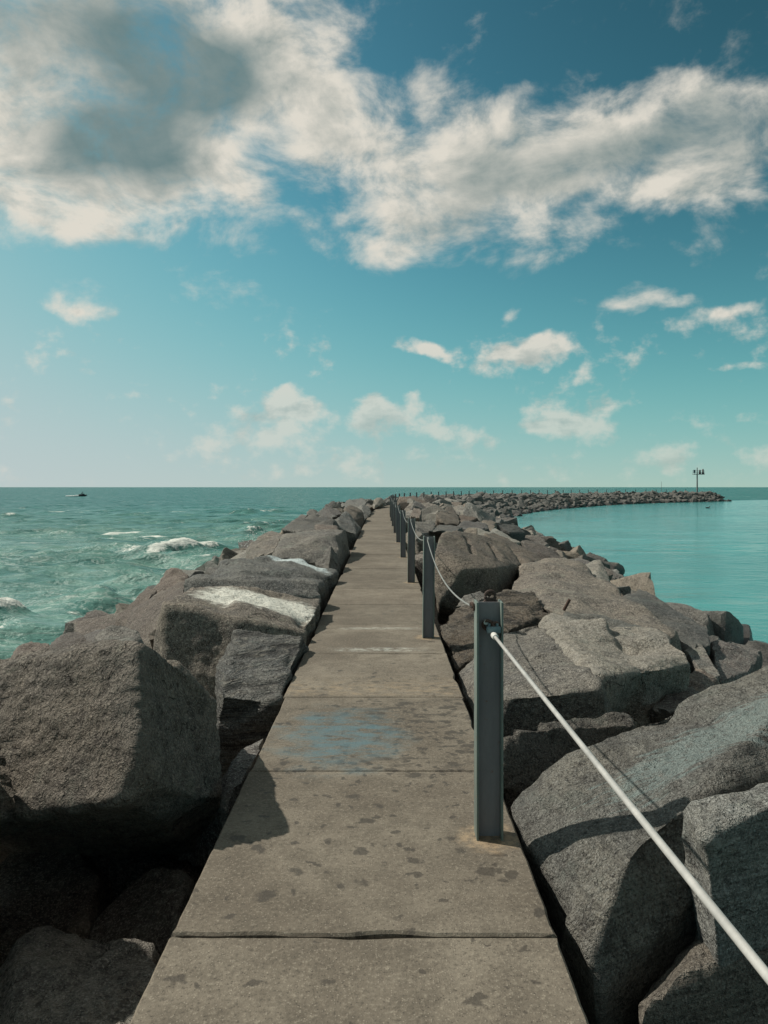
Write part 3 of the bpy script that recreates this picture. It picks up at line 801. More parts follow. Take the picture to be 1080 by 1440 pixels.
hero('shaded split rock deep in the hollow below the huge left boulder',
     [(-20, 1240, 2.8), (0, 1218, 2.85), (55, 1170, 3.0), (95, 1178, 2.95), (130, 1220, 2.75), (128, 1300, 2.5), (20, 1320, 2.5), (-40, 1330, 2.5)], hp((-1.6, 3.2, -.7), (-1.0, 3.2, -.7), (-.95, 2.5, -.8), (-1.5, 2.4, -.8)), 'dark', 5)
hero('dark stone added at the back of the hollow to cover the sunlit core',
     [], hp((-.58, 2.85, -.42), (-.58, 3.5, -.35), (-1.4, 3.5, -.30), (-1.2, 2.9, -.38), (-.6, 2.7, -.75), (-1.4, 2.8, -.75), (-1.4, 3.6, -.75), (-.6, 3.6, -.75)), 'dark', 4)  # added stone, hides the sunlit strip of core below the huge boulder
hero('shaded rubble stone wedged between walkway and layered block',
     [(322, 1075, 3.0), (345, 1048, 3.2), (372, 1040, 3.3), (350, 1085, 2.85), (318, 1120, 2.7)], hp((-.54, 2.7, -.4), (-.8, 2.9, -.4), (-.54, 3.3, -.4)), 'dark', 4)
hero('flat topped boulder with a broad white paint patch and dark front',
     [(233, 848, 4.9), (262, 830, 5.55), (304, 824, 5.75), (381, 833, 5.9), (451, 841, 6.05), (453, 857, 5.95), (430, 893, 4.92), (345, 872, 4.85), (213, 912, 5.0), (303, 950, 4.9), (410, 930, 4.9)],
     hp((-1.4, 5.6, -.4), (-.55, 6.0, -.4), (-1.35, 4.7, -.5), (-.52, 4.6, -.4)), 'paint_a', 6, steps=.7, chips=4, chip=.03, sharp=600)
hero('block of finely layered rock against the walkway in front of the white patched boulder',
     [(333, 888, 4.6), (387, 892, 4.6), (427, 898, 4.7), (424, 925, 4.5), (410, 947, 4.1), (394, 982, 3.66), (345, 983, 3.6), (310, 978, 3.6), (303, 947, 4.0), (330, 1035, 3.75), (376, 1028, 3.7)],
     hp((-.85, 4.6, -.4), (-.5, 4.6, -.4), (-.52, 3.6, -.4), (-.8, 3.6, -.4)), 'layered', 6, bed=(.15, .1, 1, 16, .012), chips=4, chip=.03)
hero('long low slab wedged behind the white patched boulder',
     [(262, 814, 6.0), (275, 807, 6.4), (309, 807, 6.45), (345, 812, 6.3), (394, 817, 6.3), (446, 820, 6.35), (453, 839, 6.2), (262, 832, 5.9), (400, 845, 6.1)],
     hp((-1.5, 6.7, .1), (-.6, 6.7, .1), (-1.5, 6.1, -.2), (-.56, 6.4, -.3)), 'grey', 5, steps=.6)
hero('craggy boulder with a narrow white paint strip along its ridge',
     [(300, 808, 7.1), (310, 790, 7.8), (345, 786, 8.2), (364, 783, 8.35), (384, 780, 8.65), (430, 792, 8.4), (474, 805, 8.05), (471, 818, 7.7), (445, 820, 7.1), (400, 819, 6.9), (345, 813, 6.8)],
     hp((-1.6, 8.0, -.3), (-.55, 8.0, -.4), (-.6, 7.2, -.4), (-1.5, 7.0, -.3)), 'paint_b', 6, steps=.8, rough=1.2)
hero('tall blocky boulder with a pale vertical face beside the walkway past the white strip',
     [(385, 782, 9.6), (389, 765, 10.2), (397, 753, 10.8), (426, 747, 11.3), (442, 746, 11.4), (474, 750, 10.6), (486, 747, 11.6), (493, 757, 11.9), (490, 776, 11.1), (470, 795, 9.7)],
     hp((-1.4, 11.2, -.3), (-.56, 11.8, -.4), (-.55, 9.9, -.4), (-1.4, 9.7, -.3)), 'grey', 5, steps=.6)
hero('small pointed rock leaning against the tall blocky boulder',
     [(466, 766, 9.35), (442, 792, 9.0), (462, 801, 8.7), (479, 800, 9.2), (474, 780, 9.6)], hp((-.75, 9.6, -.2), (-.53, 9.5, -.3), (-.6, 8.7, -.2)), 'grey', 5)
hero('rounded boulder on the sea side of the tall blocky boulder',
     [(344, 773, 10.6), (356, 763, 11), (371, 749, 11.6), (383, 746, 11.8), (397, 752, 11.2), (385, 780, 9.9), (360, 783, 9.7)], hp((-1.9, 11.5, -.2), (-1.4, 11.6, -.2), (-1.8, 10.0, -.4)), 'grey', 5)
hero('broad sloping slab behind the tall blocky boulder on the left',
     [(395, 745, 14), (401, 739, 14.6), (421, 733, 15.4), (436, 726, 16.2), (466, 728, 16), (471, 738, 14.2), (445, 748, 12.6), (420, 747, 12.8)], hp((-1.9, 15.5, -.2), (-.8, 16, -.3), (-1.0, 12.8, -.2)), 'grey', 5)
hero('dark fronted block on top of the tall blocky boulder', [(442, 739, 12.9), (474, 741, 12.9), (477, 748, 12.3), (446, 751, 12.0), (460, 736, 13.3)], hp((-1.1, 13.2, .1), (-.7, 13.2, .1)), 'dark', 4)
hero('lopsided boulder tipping towards the walkway halfway down the left row',
     [(470, 733, 15.6), (474, 727, 16.4), (485, 720, 18), (492, 725, 18), (508, 743, 17.3), (501, 749, 15), (476, 743, 14.4)], hp((-.6, 17.6, -.2), (-1.0, 17.6, -.2), (-.6, 14.9, -.2), (-.9, 14.8, -.2)), 'grey', 5)
hero('dark pointed slab standing against the sea near the bend on the left',
     [(452, 727, 22), (457, 710, 24), (470, 716, 23), (481, 721, 21), (470, 728, 20)], hp((-1.7, 24, -.2), (-1.2, 22, -.2), (-1.4, 20.5, -.2)), 'dark', 5)
hero('blocky boulder between pointed slab and walkway', [(484, 714, 22), (497, 711, 24), (507, 716, 23), (512, 727, 22), (498, 733, 19.5), (486, 728, 19.5)], hp((-.6, 23, -.3), (-1.0, 23, -.3), (-.6, 20, -.2)), 'grey', 5)
hero('low boulder leaning to the walkway edge before the bend', [(500, 719, 27), (508, 709, 29), (520, 712, 30), (522, 722, 27.5), (512, 731, 23.5)], hp((-.6, 29, -.2), (-1, 29, -.2), (-.65, 24, -.2)), 'grey', 5)
hero('broad dark boulder on the skyline of the left row', [(478, 711, 31), (490, 704, 33), (503, 701, 34), (516, 706, 32), (512, 713, 29), (490, 716, 28)], hp((-1.5, 33, -.2), (-.9, 33, -.2)), 'grey', 5)
hero('pale weathered boulder at the bend of the walkway', [(524, 707, 36), (528, 700, 38), (537, 699, 39), (543, 706, 38.5), (534, 712, 36), (526, 714, 34)], hp((-.6, 38, -.2), (-.2, 40, -.2)), 'tan', 4)
# water's edge on the left
G_WE = None
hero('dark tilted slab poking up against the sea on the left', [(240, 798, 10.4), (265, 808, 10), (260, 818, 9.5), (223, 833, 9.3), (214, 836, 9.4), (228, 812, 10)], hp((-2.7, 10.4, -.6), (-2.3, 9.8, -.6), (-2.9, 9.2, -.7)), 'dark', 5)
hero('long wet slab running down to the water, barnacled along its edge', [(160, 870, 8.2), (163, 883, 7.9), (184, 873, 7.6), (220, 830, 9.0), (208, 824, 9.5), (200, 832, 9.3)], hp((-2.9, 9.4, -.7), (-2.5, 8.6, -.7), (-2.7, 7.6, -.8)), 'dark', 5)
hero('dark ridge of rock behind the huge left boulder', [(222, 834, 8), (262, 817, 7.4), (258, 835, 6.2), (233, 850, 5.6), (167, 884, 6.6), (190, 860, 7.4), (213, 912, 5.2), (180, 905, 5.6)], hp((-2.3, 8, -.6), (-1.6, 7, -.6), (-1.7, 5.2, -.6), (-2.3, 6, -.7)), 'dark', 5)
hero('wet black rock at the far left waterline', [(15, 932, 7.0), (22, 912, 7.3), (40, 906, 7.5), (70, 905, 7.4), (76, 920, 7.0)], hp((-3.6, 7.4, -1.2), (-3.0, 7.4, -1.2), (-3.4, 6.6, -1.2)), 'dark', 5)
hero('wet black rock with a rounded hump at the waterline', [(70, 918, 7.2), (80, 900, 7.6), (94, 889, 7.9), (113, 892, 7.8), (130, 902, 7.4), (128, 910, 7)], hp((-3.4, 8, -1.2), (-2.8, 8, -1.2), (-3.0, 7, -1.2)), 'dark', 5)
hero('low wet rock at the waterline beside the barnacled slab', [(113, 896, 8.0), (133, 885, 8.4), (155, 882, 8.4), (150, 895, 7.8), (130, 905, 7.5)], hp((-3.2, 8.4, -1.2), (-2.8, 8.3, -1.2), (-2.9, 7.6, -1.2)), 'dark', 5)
# ---- right side, from near to far
hero('huge tilted slab at lower right crossed by post and rope shadows',
     [(724, 1128, 2.465), (731, 1113, 2.5), (760, 1086, 2.55), (841, 1043, 2.65), (933, 1000, 2.75), (997, 973, 2.8), (1080, 930, 2.86), (1230, 880, 2.9),
      (822, 1148, 2.2), (868, 1222, 1.86), (950, 1130, 2.0), (905, 1388, 1.85), (835, 1390, 1.72), (790, 1292, 1.88), (862, 1432, 1.75), (1060, 1090, 2.2), (1260, 1030, 2.4)],
     hp((.47, 2.4, -.5), (.54, 1.8, -.5), (1.7, 2.9, -.4), (1.6, 2.5, -.4), (.85, 2.1, -.4)), 'near_r', 6, steps=.8, chips=3, chip=.02, sharp=600)
hero('broken block on the slab at the right edge, black front and pale left corner',
     [(957, 1141, 1.9), (1055, 1100, 2.06), (987, 1160, 1.76), (998, 1174, 1.70), (1042, 1127, 1.8), (1085, 1115, 1.85), (1230, 1070, 1.9), (960, 1188, 1.9), (1003, 1222, 1.75)],
     hp((.78, 1.78, -.2), (1.35, 1.98, -.2), (1.3, 2.3, .1), (.8, 2.0, -.2)), 'near_r', 6, steps=.7, chips=2, chip=.02, sharp=600)
hero('dark rock in the lower right corner with a narrow sunlit ledge',
     [(896, 1412, 1.72), (912, 1390, 1.80), (1000, 1298, 1.97), (1014, 1314, 1.88), (953, 1372, 1.72), (903, 1430, 1.66), (1110, 1335, 1.80)],
     hp((.57, 1.72, -.6), (1.0, 1.8, -.6), (1.1, 2.0, -.5), (.8, 2.05, -.4)), 'near_r', 5, steps=.5, chips=2, chip=.02)
hero('upright rough rock just behind the nearest post',
     [(704, 1112, 2.73), (705, 1045, 2.8), (720, 1020, 2.86), (742, 1027, 2.84), (803, 1017, 3.0), (853, 1007, 3.1), (887, 1002, 3.16), (889, 1018, 3.05)], hp((.45, 2.75, -.35), (1.0, 2.9, -.3), (1.0, 3.2, -.3), (.46, 3.1, -.3)), 'rough', 6, pitted=.006)
hero('broad grey boulder with flat speckled top and dark undercut front, behind the nearest post',
     [(705, 977, 3.5), (739, 985, 3.44), (845, 966, 3.48), (722, 1015, 3.66), (760, 1027, 3.66), (863, 1005, 3.8), (760, 876, 5.0), (700, 893, 4.95), (670, 923, 4.6), (643, 945, 4.4), (667, 1020, 3.6)],
     hp((1.2, 4.9, -.3), (1.1, 3.6, -.3), (.45, 4.4, -.4), (.45, 3.6, -.4)), 'grey', 6, steps=.8, sharp=600)
hero('stepped tan slab with an overhanging black front, right of the speckled boulder',
     [(757, 877, 5.0), (773, 863, 5.2), (800, 861, 5.3), (860, 872, 5.1), (920, 887, 4.85), (967, 913, 4.25), (972, 937, 4.1), (880, 935, 3.86), (842, 953, 3.62), (812, 938, 3.95), (863, 1005, 3.9), (917, 1000, 4.2), (967, 957, 4.4)],
     hp((1.5, 5.0, -.3), (1.7, 4.4, -.35), (1.0, 3.8, -.3), (1.0, 4.8, -.3)), 'tan', 6, steps=1.6, sharp=600, chips=3, chip=.02)
hero('upper ledge stone lying on the stepped tan slab',
     [(790, 872, 5.0), (800, 863, 5.25), (850, 868, 5.2), (921, 886, 4.9), (923, 901, 4.6), (862, 897, 4.62), (820, 903, 4.5)], hp((1.3, 5.2, 0), (1.65, 4.8, -.02), (1.1, 4.5, 0)), 'tan', 5, steps=1.2)
hero('tilted rock with strong wood-like grain against the walkway behind the nearest post',
     [(618, 886, 5.78), (622, 872, 5.8), (643, 854, 6.1), (713, 838, 6.3), (749, 835, 6.2), (762, 841, 6.0), (777, 859, 5.8), (708, 890, 5.1), (667, 925, 4.75), (643, 942, 4.65), (633, 920, 4.92)],
     hp((.46, 5.7, -.4), (1.2, 6.0, -.4), (.48, 4.7, -.4), (1.0, 5.2, -.3)), 'grain', 6, bed=(-.55, -.3, .8, 18, .016), chips=3, chip=.03)
hero('small wedge stone between grained rock and drilled boulder', [(641, 855, 6.25), (652, 836, 6.5), (676, 832, 6.6), (690, 840, 6.5), (660, 852, 6.2)], hp((.7, 6.6, -.2), (.95, 6.6, -.2)), 'grey', 4)
hero('great grey slab right of the grained rock, leaning towards the bay',
     [(715, 840, 6.6), (720, 821, 7.2), (735, 799, 7.8), (752, 791, 8.2), (783, 792, 8.2), (814, 794, 8.0), (860, 833, 6.85), (925, 871, 6.0), (952, 889, 5.6), (943, 907, 5.2), (880, 893, 5.1), (790, 862, 5.6)],
     hp((1.2, 6.6, -.5), (1.6, 8.0, -.4), (2.1, 7.4, -.5), (2.1, 5.4, -.5), (1.5, 5.4, -.4)), 'grey', 6, steps=.7)
hero('angular block with a peaked top at the edge of the bay behind the great slab',
     [(803, 803, 8.3), (825, 793, 8.6), (843, 784, 8.8), (850, 793, 8.6), (849, 805, 8.2), (868, 838, 7.3), (840, 826, 7.3), (815, 808, 7.9)], hp((2.0, 8.6, -.5), (2.5, 8.4, -.5), (2.2, 7.4, -.5)), 'tan', 5)
hero('flat brown faced slab sloping down to the bay on the right',
     [(873, 840, 7.3), (900, 830, 7.8), (915, 835, 7.7), (933, 850, 7.3), (995, 883, 6.3), (999, 910, 5.8), (967, 914, 5.6), (940, 888, 6.0)], hp((2.5, 7.6, -.8), (2.7, 6.4, -.8), (2.2, 5.8, -.7)), 'grey', 5, steps=.4)
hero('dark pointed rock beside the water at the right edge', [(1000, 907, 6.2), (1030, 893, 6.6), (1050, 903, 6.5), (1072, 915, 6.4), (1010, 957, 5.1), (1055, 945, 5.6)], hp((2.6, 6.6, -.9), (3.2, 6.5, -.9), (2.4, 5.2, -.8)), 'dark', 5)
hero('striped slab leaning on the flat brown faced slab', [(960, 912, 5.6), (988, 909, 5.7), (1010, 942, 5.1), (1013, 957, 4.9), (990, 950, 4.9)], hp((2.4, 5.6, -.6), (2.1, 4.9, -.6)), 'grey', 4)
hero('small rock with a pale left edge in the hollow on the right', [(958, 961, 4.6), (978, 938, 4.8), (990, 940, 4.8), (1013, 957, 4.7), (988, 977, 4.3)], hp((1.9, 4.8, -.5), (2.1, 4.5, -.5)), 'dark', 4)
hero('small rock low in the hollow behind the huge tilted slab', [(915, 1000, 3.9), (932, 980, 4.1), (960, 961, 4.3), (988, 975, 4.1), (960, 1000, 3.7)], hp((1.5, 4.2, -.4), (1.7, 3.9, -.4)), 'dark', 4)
hero('black rock at the right edge of the picture by the bay', [(1045, 903, 7.4), (1060, 900, 7.6), (1100, 905, 7.6), (1130, 930, 7.2), (1090, 960, 6.4)], hp((3.7, 7.5, -1), (4.0, 7, -1), (3.3, 6.3, -1)), 'dark', 4)
hero('big rounded boulder right of the second post, two drill grooves on top',
     [(616, 752, 7.6), (640, 744, 8.6), (686, 753, 8.8), (718, 772, 8.5), (734, 794, 8.0), (715, 823, 7.4), (681, 831, 7.2), (640, 857, 6.9), (618, 848, 6.8), (610, 823, 6.9), (610, 790, 7.0), (650, 800, 6.75), (700, 800, 7.1)],
     hp((.8, 8.8, -.2), (1.4, 8.3, -.3), (.5, 7.2, -.3), (1.0, 7.0, -.3)), 'grey', 6, sharp=60, steps=.4, flat=.985,
     grooves=[(W(655, 757, 8.2), W(665, 779, 7.4), .05, .045, (0, -.4, .9)), (W(689, 765, 8.3), W(701, 788, 7.6), .05, .045, (0, -.4, .9))])
hero('flat slab sloping to the bay behind the drilled boulder', [(679, 749, 10), (696, 752, 10.3), (716, 759, 10), (735, 767, 9.6), (768, 791, 8.9), (735, 796, 8.6), (715, 770, 9.2)], hp((1.4, 10, -.4), (1.9, 9.2, -.4), (1.6, 8.6, -.4)), 'grey', 5)
hero('dark wedge shaped rock at the bay behind the flat slab', [(731, 762, 11), (744, 761, 11.2), (785, 776, 10.4), (791, 782, 10.1), (789, 792, 9.6), (765, 790, 9.3), (745, 775, 10)], hp((2.1, 11, -.6), (2.4, 10, -.6), (1.9, 9.5, -.5)), 'dark', 5)
hero('little peaked stone on top of the drilled boulder', [(648, 751, 9.4), (658, 741, 9.6), (671, 744, 9.6), (671, 753, 9.3)], hp((1.0, 9.8, .3), (1.15, 9.6, .3)), 'tan', 4)
hero('square block against the third post', [(584, 733, 12), (607, 729, 12.6), (613, 737, 12.2), (609, 746, 11.6), (590, 752, 11), (585, 747, 11.2)], hp((.55, 12.6, 0), (.8, 12.4, 0), (.55, 11.2, -.2), (.75, 11.2, -.2)), 'grey', 5)
hero('flat stone beside the square block', [(600, 748, 11.4), (614, 738, 12.2), (634, 738, 12.6), (650, 742, 12), (640, 747, 11.2)], hp((.8, 12.4, .1), (1.3, 12.2, .1)), 'grey', 4)
hero('tall angular boulder with a dark square face right of the fence', [(614, 722, 17), (634, 710, 19.5), (639, 718, 18.5), (647, 730, 17.2), (642, 737, 16), (626, 737, 15.8), (616, 731, 16)], hp((1.2, 18.5, -.1), (1.8, 18.5, -.1), (1.5, 16, -.2)), 'grey', 5)
hero('low dark stone beside the tall angular boulder', [(644, 725, 18.5), (657, 722, 19), (672, 728, 18), (660, 734, 16.8), (648, 735, 16.6)], hp((1.8, 18.8, -.2), (2.2, 18, -.2)), 'dark', 4)
hero('long dark stone near the bay below the tall angular boulder', [(641, 740, 14.8), (653, 731, 16), (683, 735, 15.6), (688, 742, 14.6), (664, 747, 13.8)], hp((1.6, 16, -.4), (2.1, 15, -.4)), 'dark', 4)
hero('humped stone at the bay edge beside the long dark stone', [(676, 736, 17), (690, 729, 18), (698, 737, 17), (692, 746, 15.4)], hp((2.5, 18, -.5), (2.3, 15.5, -.5)), 'grey', 4)
hero('dark tilted stone behind the third post', [(577, 727, 15.5), (582, 713, 17), (594, 718, 16.4), (590, 727, 15)], hp((.6, 17, 0), (.8, 16, 0)), 'dark', 4)

# ---- the rest of the stones along the jetty
def stock(seed, sub):
    rs = np.random.RandomState(seed)
    ax = np.array([1.0, rs.uniform(.62, .95), rs.uniform(.45, .75)])
    P = np.array([[x, y, z] for x in (-1, 1) for y in (-1, 1) for z in (-1, 1)], float)
    P *= rs.uniform(.55, 1.1, P.shape)
    P = np.vstack([P, rs.normal(size=(3, 3)) * .65]) * ax * .5
    V, f, c = rock_shape(P, sub, seed, sharp=600, chips=6, chip=.14, steps=.5, rough=.7)
    return mesh_np('boulder', V, f, M[rs.choice(['grey', 'grey', 'tan', 'dark'])], True, 24), V, f
near_stock = [stock(500 + i, 4) for i in range(14)]
far_stock = [stock(600 + i, 3) for i in range(12)]
rng = random.Random(21)
spots = []
def profile(t, s):    # top of the heap at distance t beyond the walkway edge, lower along the far curve
    h = .30 - .17 * min(1, max(0, (s - 26) / 14))
    return h if t < 1.6 else h - (t - 1.6) * .38
def scatter(s, side):
    t = .30
    lim = 5.0 if side > 0 else 4.0
    while t < lim:
        size = rng.uniform(.62, 1.12) * (1.15 if t < 2.4 else .95)
        tt = t + rng.uniform(-.12, .12) + size * .36
        sj = s + rng.uniform(-.35, .35)
        z = profile(tt - .3, s) + rng.uniform(-.16, .14) - size * .28
        spots.append((sj, side * (HALF + tt), z, size))
        t += size * rng.uniform(.66, .82)
s = 7.0
while s < 141.0:
    for side in (1, -1):
        if side < 0 and s > 90: continue
        if side > 0 and s < 16: continue
        if side < 0 and s < 34: continue
        scatter(s, side)
    s += rng.uniform(.62, .80)
def fill(s0, s1, t0, t1, n, z0, z1, sg):       # stones low on the slopes round the singled-out ones
    for _ in range(n):
        t = rng.uniform(t0, t1); k = (t - t0) / (t1 - t0)
        spots.append((rng.uniform(s0, s1), sg * t, z0 + (z1 - z0) * k + rng.uniform(-.08, .08), rng.uniform(.6, 1.05)))
fill(-1, 9, 3.3, 5.4, 26, -.95, -1.45, 1); fill(8, 17, 2.6, 5.2, 46, -.45, -1.4, 1); fill(8, 17, .75, 2.3, 12, -.25, -.2, 1); fill(-1, 5, 1.2, 3, 8, -.75, -.85, 1)
fill(2.2, 6, 2.0, 3.6, 10, -.9, -1.25, -1); fill(5, 14, 2.4, 4.3, 34, -.75, -1.4, -1); fill(13, 34, 1.7, 4.3, 76, -.25, -1.35, -1); fill(20, 34, .95, 1.8, 16, -.10, -.1, -1)
# the head of the jetty, falling away to a low point
for _ in range(70):
    u = rng.uniform(0, 1); w = (1 - u) ** .6
    spots.append((139.8 + u * 5.2, rng.uniform(-1.5, 4.0) * w + u * 1.0, .12 - u * 1.25 + rng.uniform(-.1, .1) - .1, rng.uniform(.6, 1.0)))
items = []
for (s, t, z, size) in spots:
    p = lat(s, t, z)
    if s > 150.0:
        x, y, h = path(149.5); p = Vector(((x + t * math.cos(h) + (s - 149.5) * math.sin(h)) * S, (y - t * math.sin(h) + (s - 149.5) * math.cos(h)) * S, z * S))
    d = p.y / S
    vis = d > .5
    X = 540 + F * p.x / max(p.y, .1); inside = -60 < X < 1140
    score = size / max(d, .5) * (1 if (vis and inside) else .01)
    if t < 0 and d > 42: score *= .05
    if t > 0 and d > 42: score *= 1.25
    if z < -1.15: score *= .3
    items.append((score, s, t, p, size, d))
items.sort(key=lambda q: -q[0])
rot = lambda: (rng.uniform(-.5, .5), rng.uniform(-.5, .5), rng.uniform(0, 6.283))
restV, restF, nv = [], [], 0
LAB = [(lambda s, t, d: d < 18 and t > 0, 'weathered boulder low on the bay side slope near the viewer', 'boulders low on the near bay slope'),
       (lambda s, t, d: d < 18, 'weathered boulder low on the open sea slope near the viewer', 'boulders low on the near sea slope'),
       (lambda s, t, d: t < 0 and d < 45, 'angular boulder in the row between walkway and open sea', 'boulders left of the walkway'),
       (lambda s, t, d: t < 0, 'angular boulder on the far sea side of the curved jetty', 'boulders on the far sea side'),
       (lambda s, t, d: d < 45, 'angular boulder in the heap right of the fence before the bend', 'boulders right of the fence'),
       (lambda s, t, d: d < 85, 'angular boulder in the curved part of the jetty across the bay', 'boulders on the curve across the bay'),
       (lambda s, t, d: True, 'small looking boulder in the far end of the jetty near the light tower', 'boulders at the far end of the jetty')]
TENS = {20: 'twentieth', 30: 'thirtieth', 40: 'fortieth'}
ONES = ['first', 'second', 'third', 'fourth', 'fifth', 'sixth', 'seventh', 'eighth', 'ninth', 'tenth', 'eleventh', 'twelfth', 'thirteenth', 'fourteenth',
        'fifteenth', 'sixteenth', 'seventeenth', 'eighteenth', 'nineteenth']
def ordinal(n):
    if n < 20: return ONES[n - 1]
    if n % 10 == 0: return TENS[n]
    return {2: 'twenty', 3: 'thirty', 4: 'forty'}[n // 10] + '-' + ONES[n % 10 - 1]
def rock_label(s, t, size, mat):
    tone = {'rock_tan': 'pale', 'rock_dark': 'dark', 'rock_grey': 'grey'}[mat]
    big = 'large' if size > .98 else ('small' if size < .75 else 'medium')
    row = 'beside the ' + ('fence' if t > 0 else 'walkway') if abs(t) < 1.6 else ('halfway down the ' if abs(t) < 3.2 else 'low on the ') + ('bay slope' if t > 0 else 'open sea slope')
    k = int(round(s / 2.92)) + 1
    if k < 1: return '%s %s boulder %s before the nearest post' % (big, tone, row)
    if k > 48: return '%s %s boulder %s at the tip past the last post' % (big, tone, row)
    f = s / 2.92 + 1 - k
    at = 'level with' if abs(f) < .13 else ('just past' if 0 < f < .33 else ('just before' if -.33 < f < 0 else ('well past' if f > 0 else 'well before')))
    return '%s %s boulder %s, %s the %s post' % (big, tone, row, at, ordinal(k))
for i, (sc, s, t, p, size, d) in enumerate(items):
    k = rng.randrange(1000); r = rot()
    scl = (size * S * rng.uniform(.9, 1.15), size * S * rng.uniform(.9, 1.15), size * S * rng.uniform(.9, 1.2))
    if i < 290:
        me = (near_stock[k % 14] if d < 40 else far_stock[k % 12])[0]
        o = link('boulder', me, None, p); o.rotation_euler = r; o.scale = scl
        for f_, lb, gp in LAB:
            if f_(s, t, d): tag(o, rock_label(s, t, size, me.materials[0].name), 'boulder', gp); break
    else:
        _, V, f = far_stock[k % 12] if d > 25 else near_stock[k % 14]
        mt = np.array(Matrix.Rotation(r[2], 3, 'Z') @ Matrix.Rotation(r[1], 3, 'Y') @ Matrix.Rotation(r[0], 3, 'X'))
        Q = (V * np.array(scl)) @ mt.T + np.array(p[:])
        restV.append(Q); restF.append(f + nv); nv += len(Q)
same = {}
for o in [q for q in scene.objects if q.get('category') == 'boulder' and q.get('group')]:
    same.setdefault(o['label'], []).append(o)
for lb, os_ in same.items():
    if len(os_) < 2: continue
    left = 'open sea' in lb or 'walkway' in lb
    os_.sort(key=lambda q: -q.location.x if left else q.location.x)
    if len(os_) == 2: names = ['inner', 'outer']
    elif len(os_) == 3: names = ['inner', 'middle', 'outer']
    else: names = [ordinal(i + 1) + ' from inside' for i in range(len(os_))]
    for o, nm in zip(os_, names): o['label'] = lb + ', ' + nm + ' one'
if restV:
    o = link('rubble_stones', mesh_np('rubble_stones', np.vstack(restV), np.vstack(restF), M['grey'], True, 24))
    o['kind'] = 'stuff'; o['label'] = 'mass of further armour stones filling the jetty slopes'; o['category'] = 'rubble'

# ------------------------------------------------------------------ posts and rope
PH = 0.673 * S; PW = 0.0755 * S
def make_post():
    root = empty('steel_post', (0, 0, 0))
    MB().box(-PW / 2 + .0095, PW / 2 - .0095, -.004, .004, -.02, PH - .004).build('web', M['post'], root)
    for sg in (-1, 1):
        x = sg * (PW / 2 - .0045)
        MB().box(x - .0045, x + .0045, -.052, .052, -.02, PH, .0015).build('flange', M['flange'], root)
    return root
def copy_tree(o, parent=None):
    c = o.copy(); col.objects.link(c)
    if parent: c.parent = parent
    for ch in o.children: copy_tree(ch, c)
    return c
proto = make_post()
ORD = ['nearest', 'second', 'third', 'fourth', 'fifth', 'sixth', 'seventh', 'eighth', 'ninth', 'tenth']
posts = []
for k in range(-1, 48):
    o = proto if k == -1 else copy_tree(proto)
    s = k * 2.92
    p = lat(s, .346, 0)
    x, y, h = path(s)
    o.location = p; o.rotation_euler = (rng.uniform(-.008, .008), rng.uniform(-.01, .01), -h)
    if k == 0: o.rotation_euler = (0, 0, 0)
    posts.append(p)
    if k == -1: lb = 'steel H-section fence post beside the viewer, out of the picture'
    elif k == 0: lb = 'nearest and largest grey steel post, white rope shackled to it'
    elif k < 10: lb = '%s steel post from the viewer along the straight walkway' % ORD[k]
    elif k < 47: lb = '%s post from the viewer, %s' % (ordinal(k + 1), 'thin and dark where the walkway bends' if k < 14 else ('thin and dark against the sea on the curve' if k < 30 else 'tiny on the far stretch before the light tower'))
    else: lb = 'last tiny post of the fence, closest to the light tower'
    tag(o, lb, 'post', 'fence posts along the walkway')
    if 1 <= k < 10:
        MB().tube([(-.012, -.02, .655 * S), (-.012, .02, .655 * S)], .016, 10).ring((-.012, -.03, .655 * S), .016, .005, (1, 0, 0)).build('eye_bolt', M['zinc'], o)
    if k == 0:
        MB().ring((.012, .03, PH + .018), .022, .008, (0, 1, 0)).tube([(-.035, .03, PH - .03), (.0, .03, PH + .004), (.03, .03, PH + .004), (.05, .03, PH - .03)], .008).build('lifting_eye', M['rust'], o)
        MB().tube([(-.016, -.006, .616 * S), (-.016, -.04, .616 * S)], .011, 10).tube([(.03, -.006, .607 * S), (.03, -.035, .607 * S)], .012, 6).build('bolt', M['zinc'], o)
        MB().ring((-.006, -.03, .607 * S), .022, .0075, (.25, 1, .4)).ring((.024, -.035, .603 * S), .018, .0075, (-.5, 1, .2)).ring((.012, -.045, .597 * S), .017, .007, (1, .4, 0)).build('shackle', M['rust'], o)
        MB().ring((-.068, .03, .655 * S), .016, .0065, (1, .3, .3)).tube([(-.058, .02, .655 * S), (-.075, .045, .66 * S)], .009).build('side_shackle', M['rust'], o)

def rope(a, b_, sag, r, mat, n=24):
    pts = []
    for i in range(n + 1):
        f = i / n; q = Vector(a).lerp(Vector(b_), f); q.z -= sag * 4 * f * (1 - f); pts.append(q)
    return pts
p0 = posts[1]
a = Vector((p0.x + .012, p0.y - .075, .585 * S)); bb = Vector((posts[0].x + .012, posts[0].y + .06, .632 * S))
root = empty('wire_rope', a); tag(root, 'thick white sleeved rope running from the nearest post to the lower right', 'rope', 'ropes between the posts')
pts = [q - a for q in rope(a, bb, .004, 0, None)]
MB().tube(pts, .0072, 12).build('rope_line', M['rope'], root)
d = (pts[1] - pts[0]).normalized()
MB().tube([d * -.005, d * .012, d * .05, d * .058], [.012, .0145, .0145, .0105], 12).build('ferrule', M['white'], root)
MB().box(-.032, .030, -.016, .016, -.014, .016, .006).tube([(-.02, 0, .01), (-.02, 0, .028)], .006).tube([(.016, 0, .01), (.016, 0, .028)], .006).build('clamp', M['clamp'], root, (0.004, .022, .018))
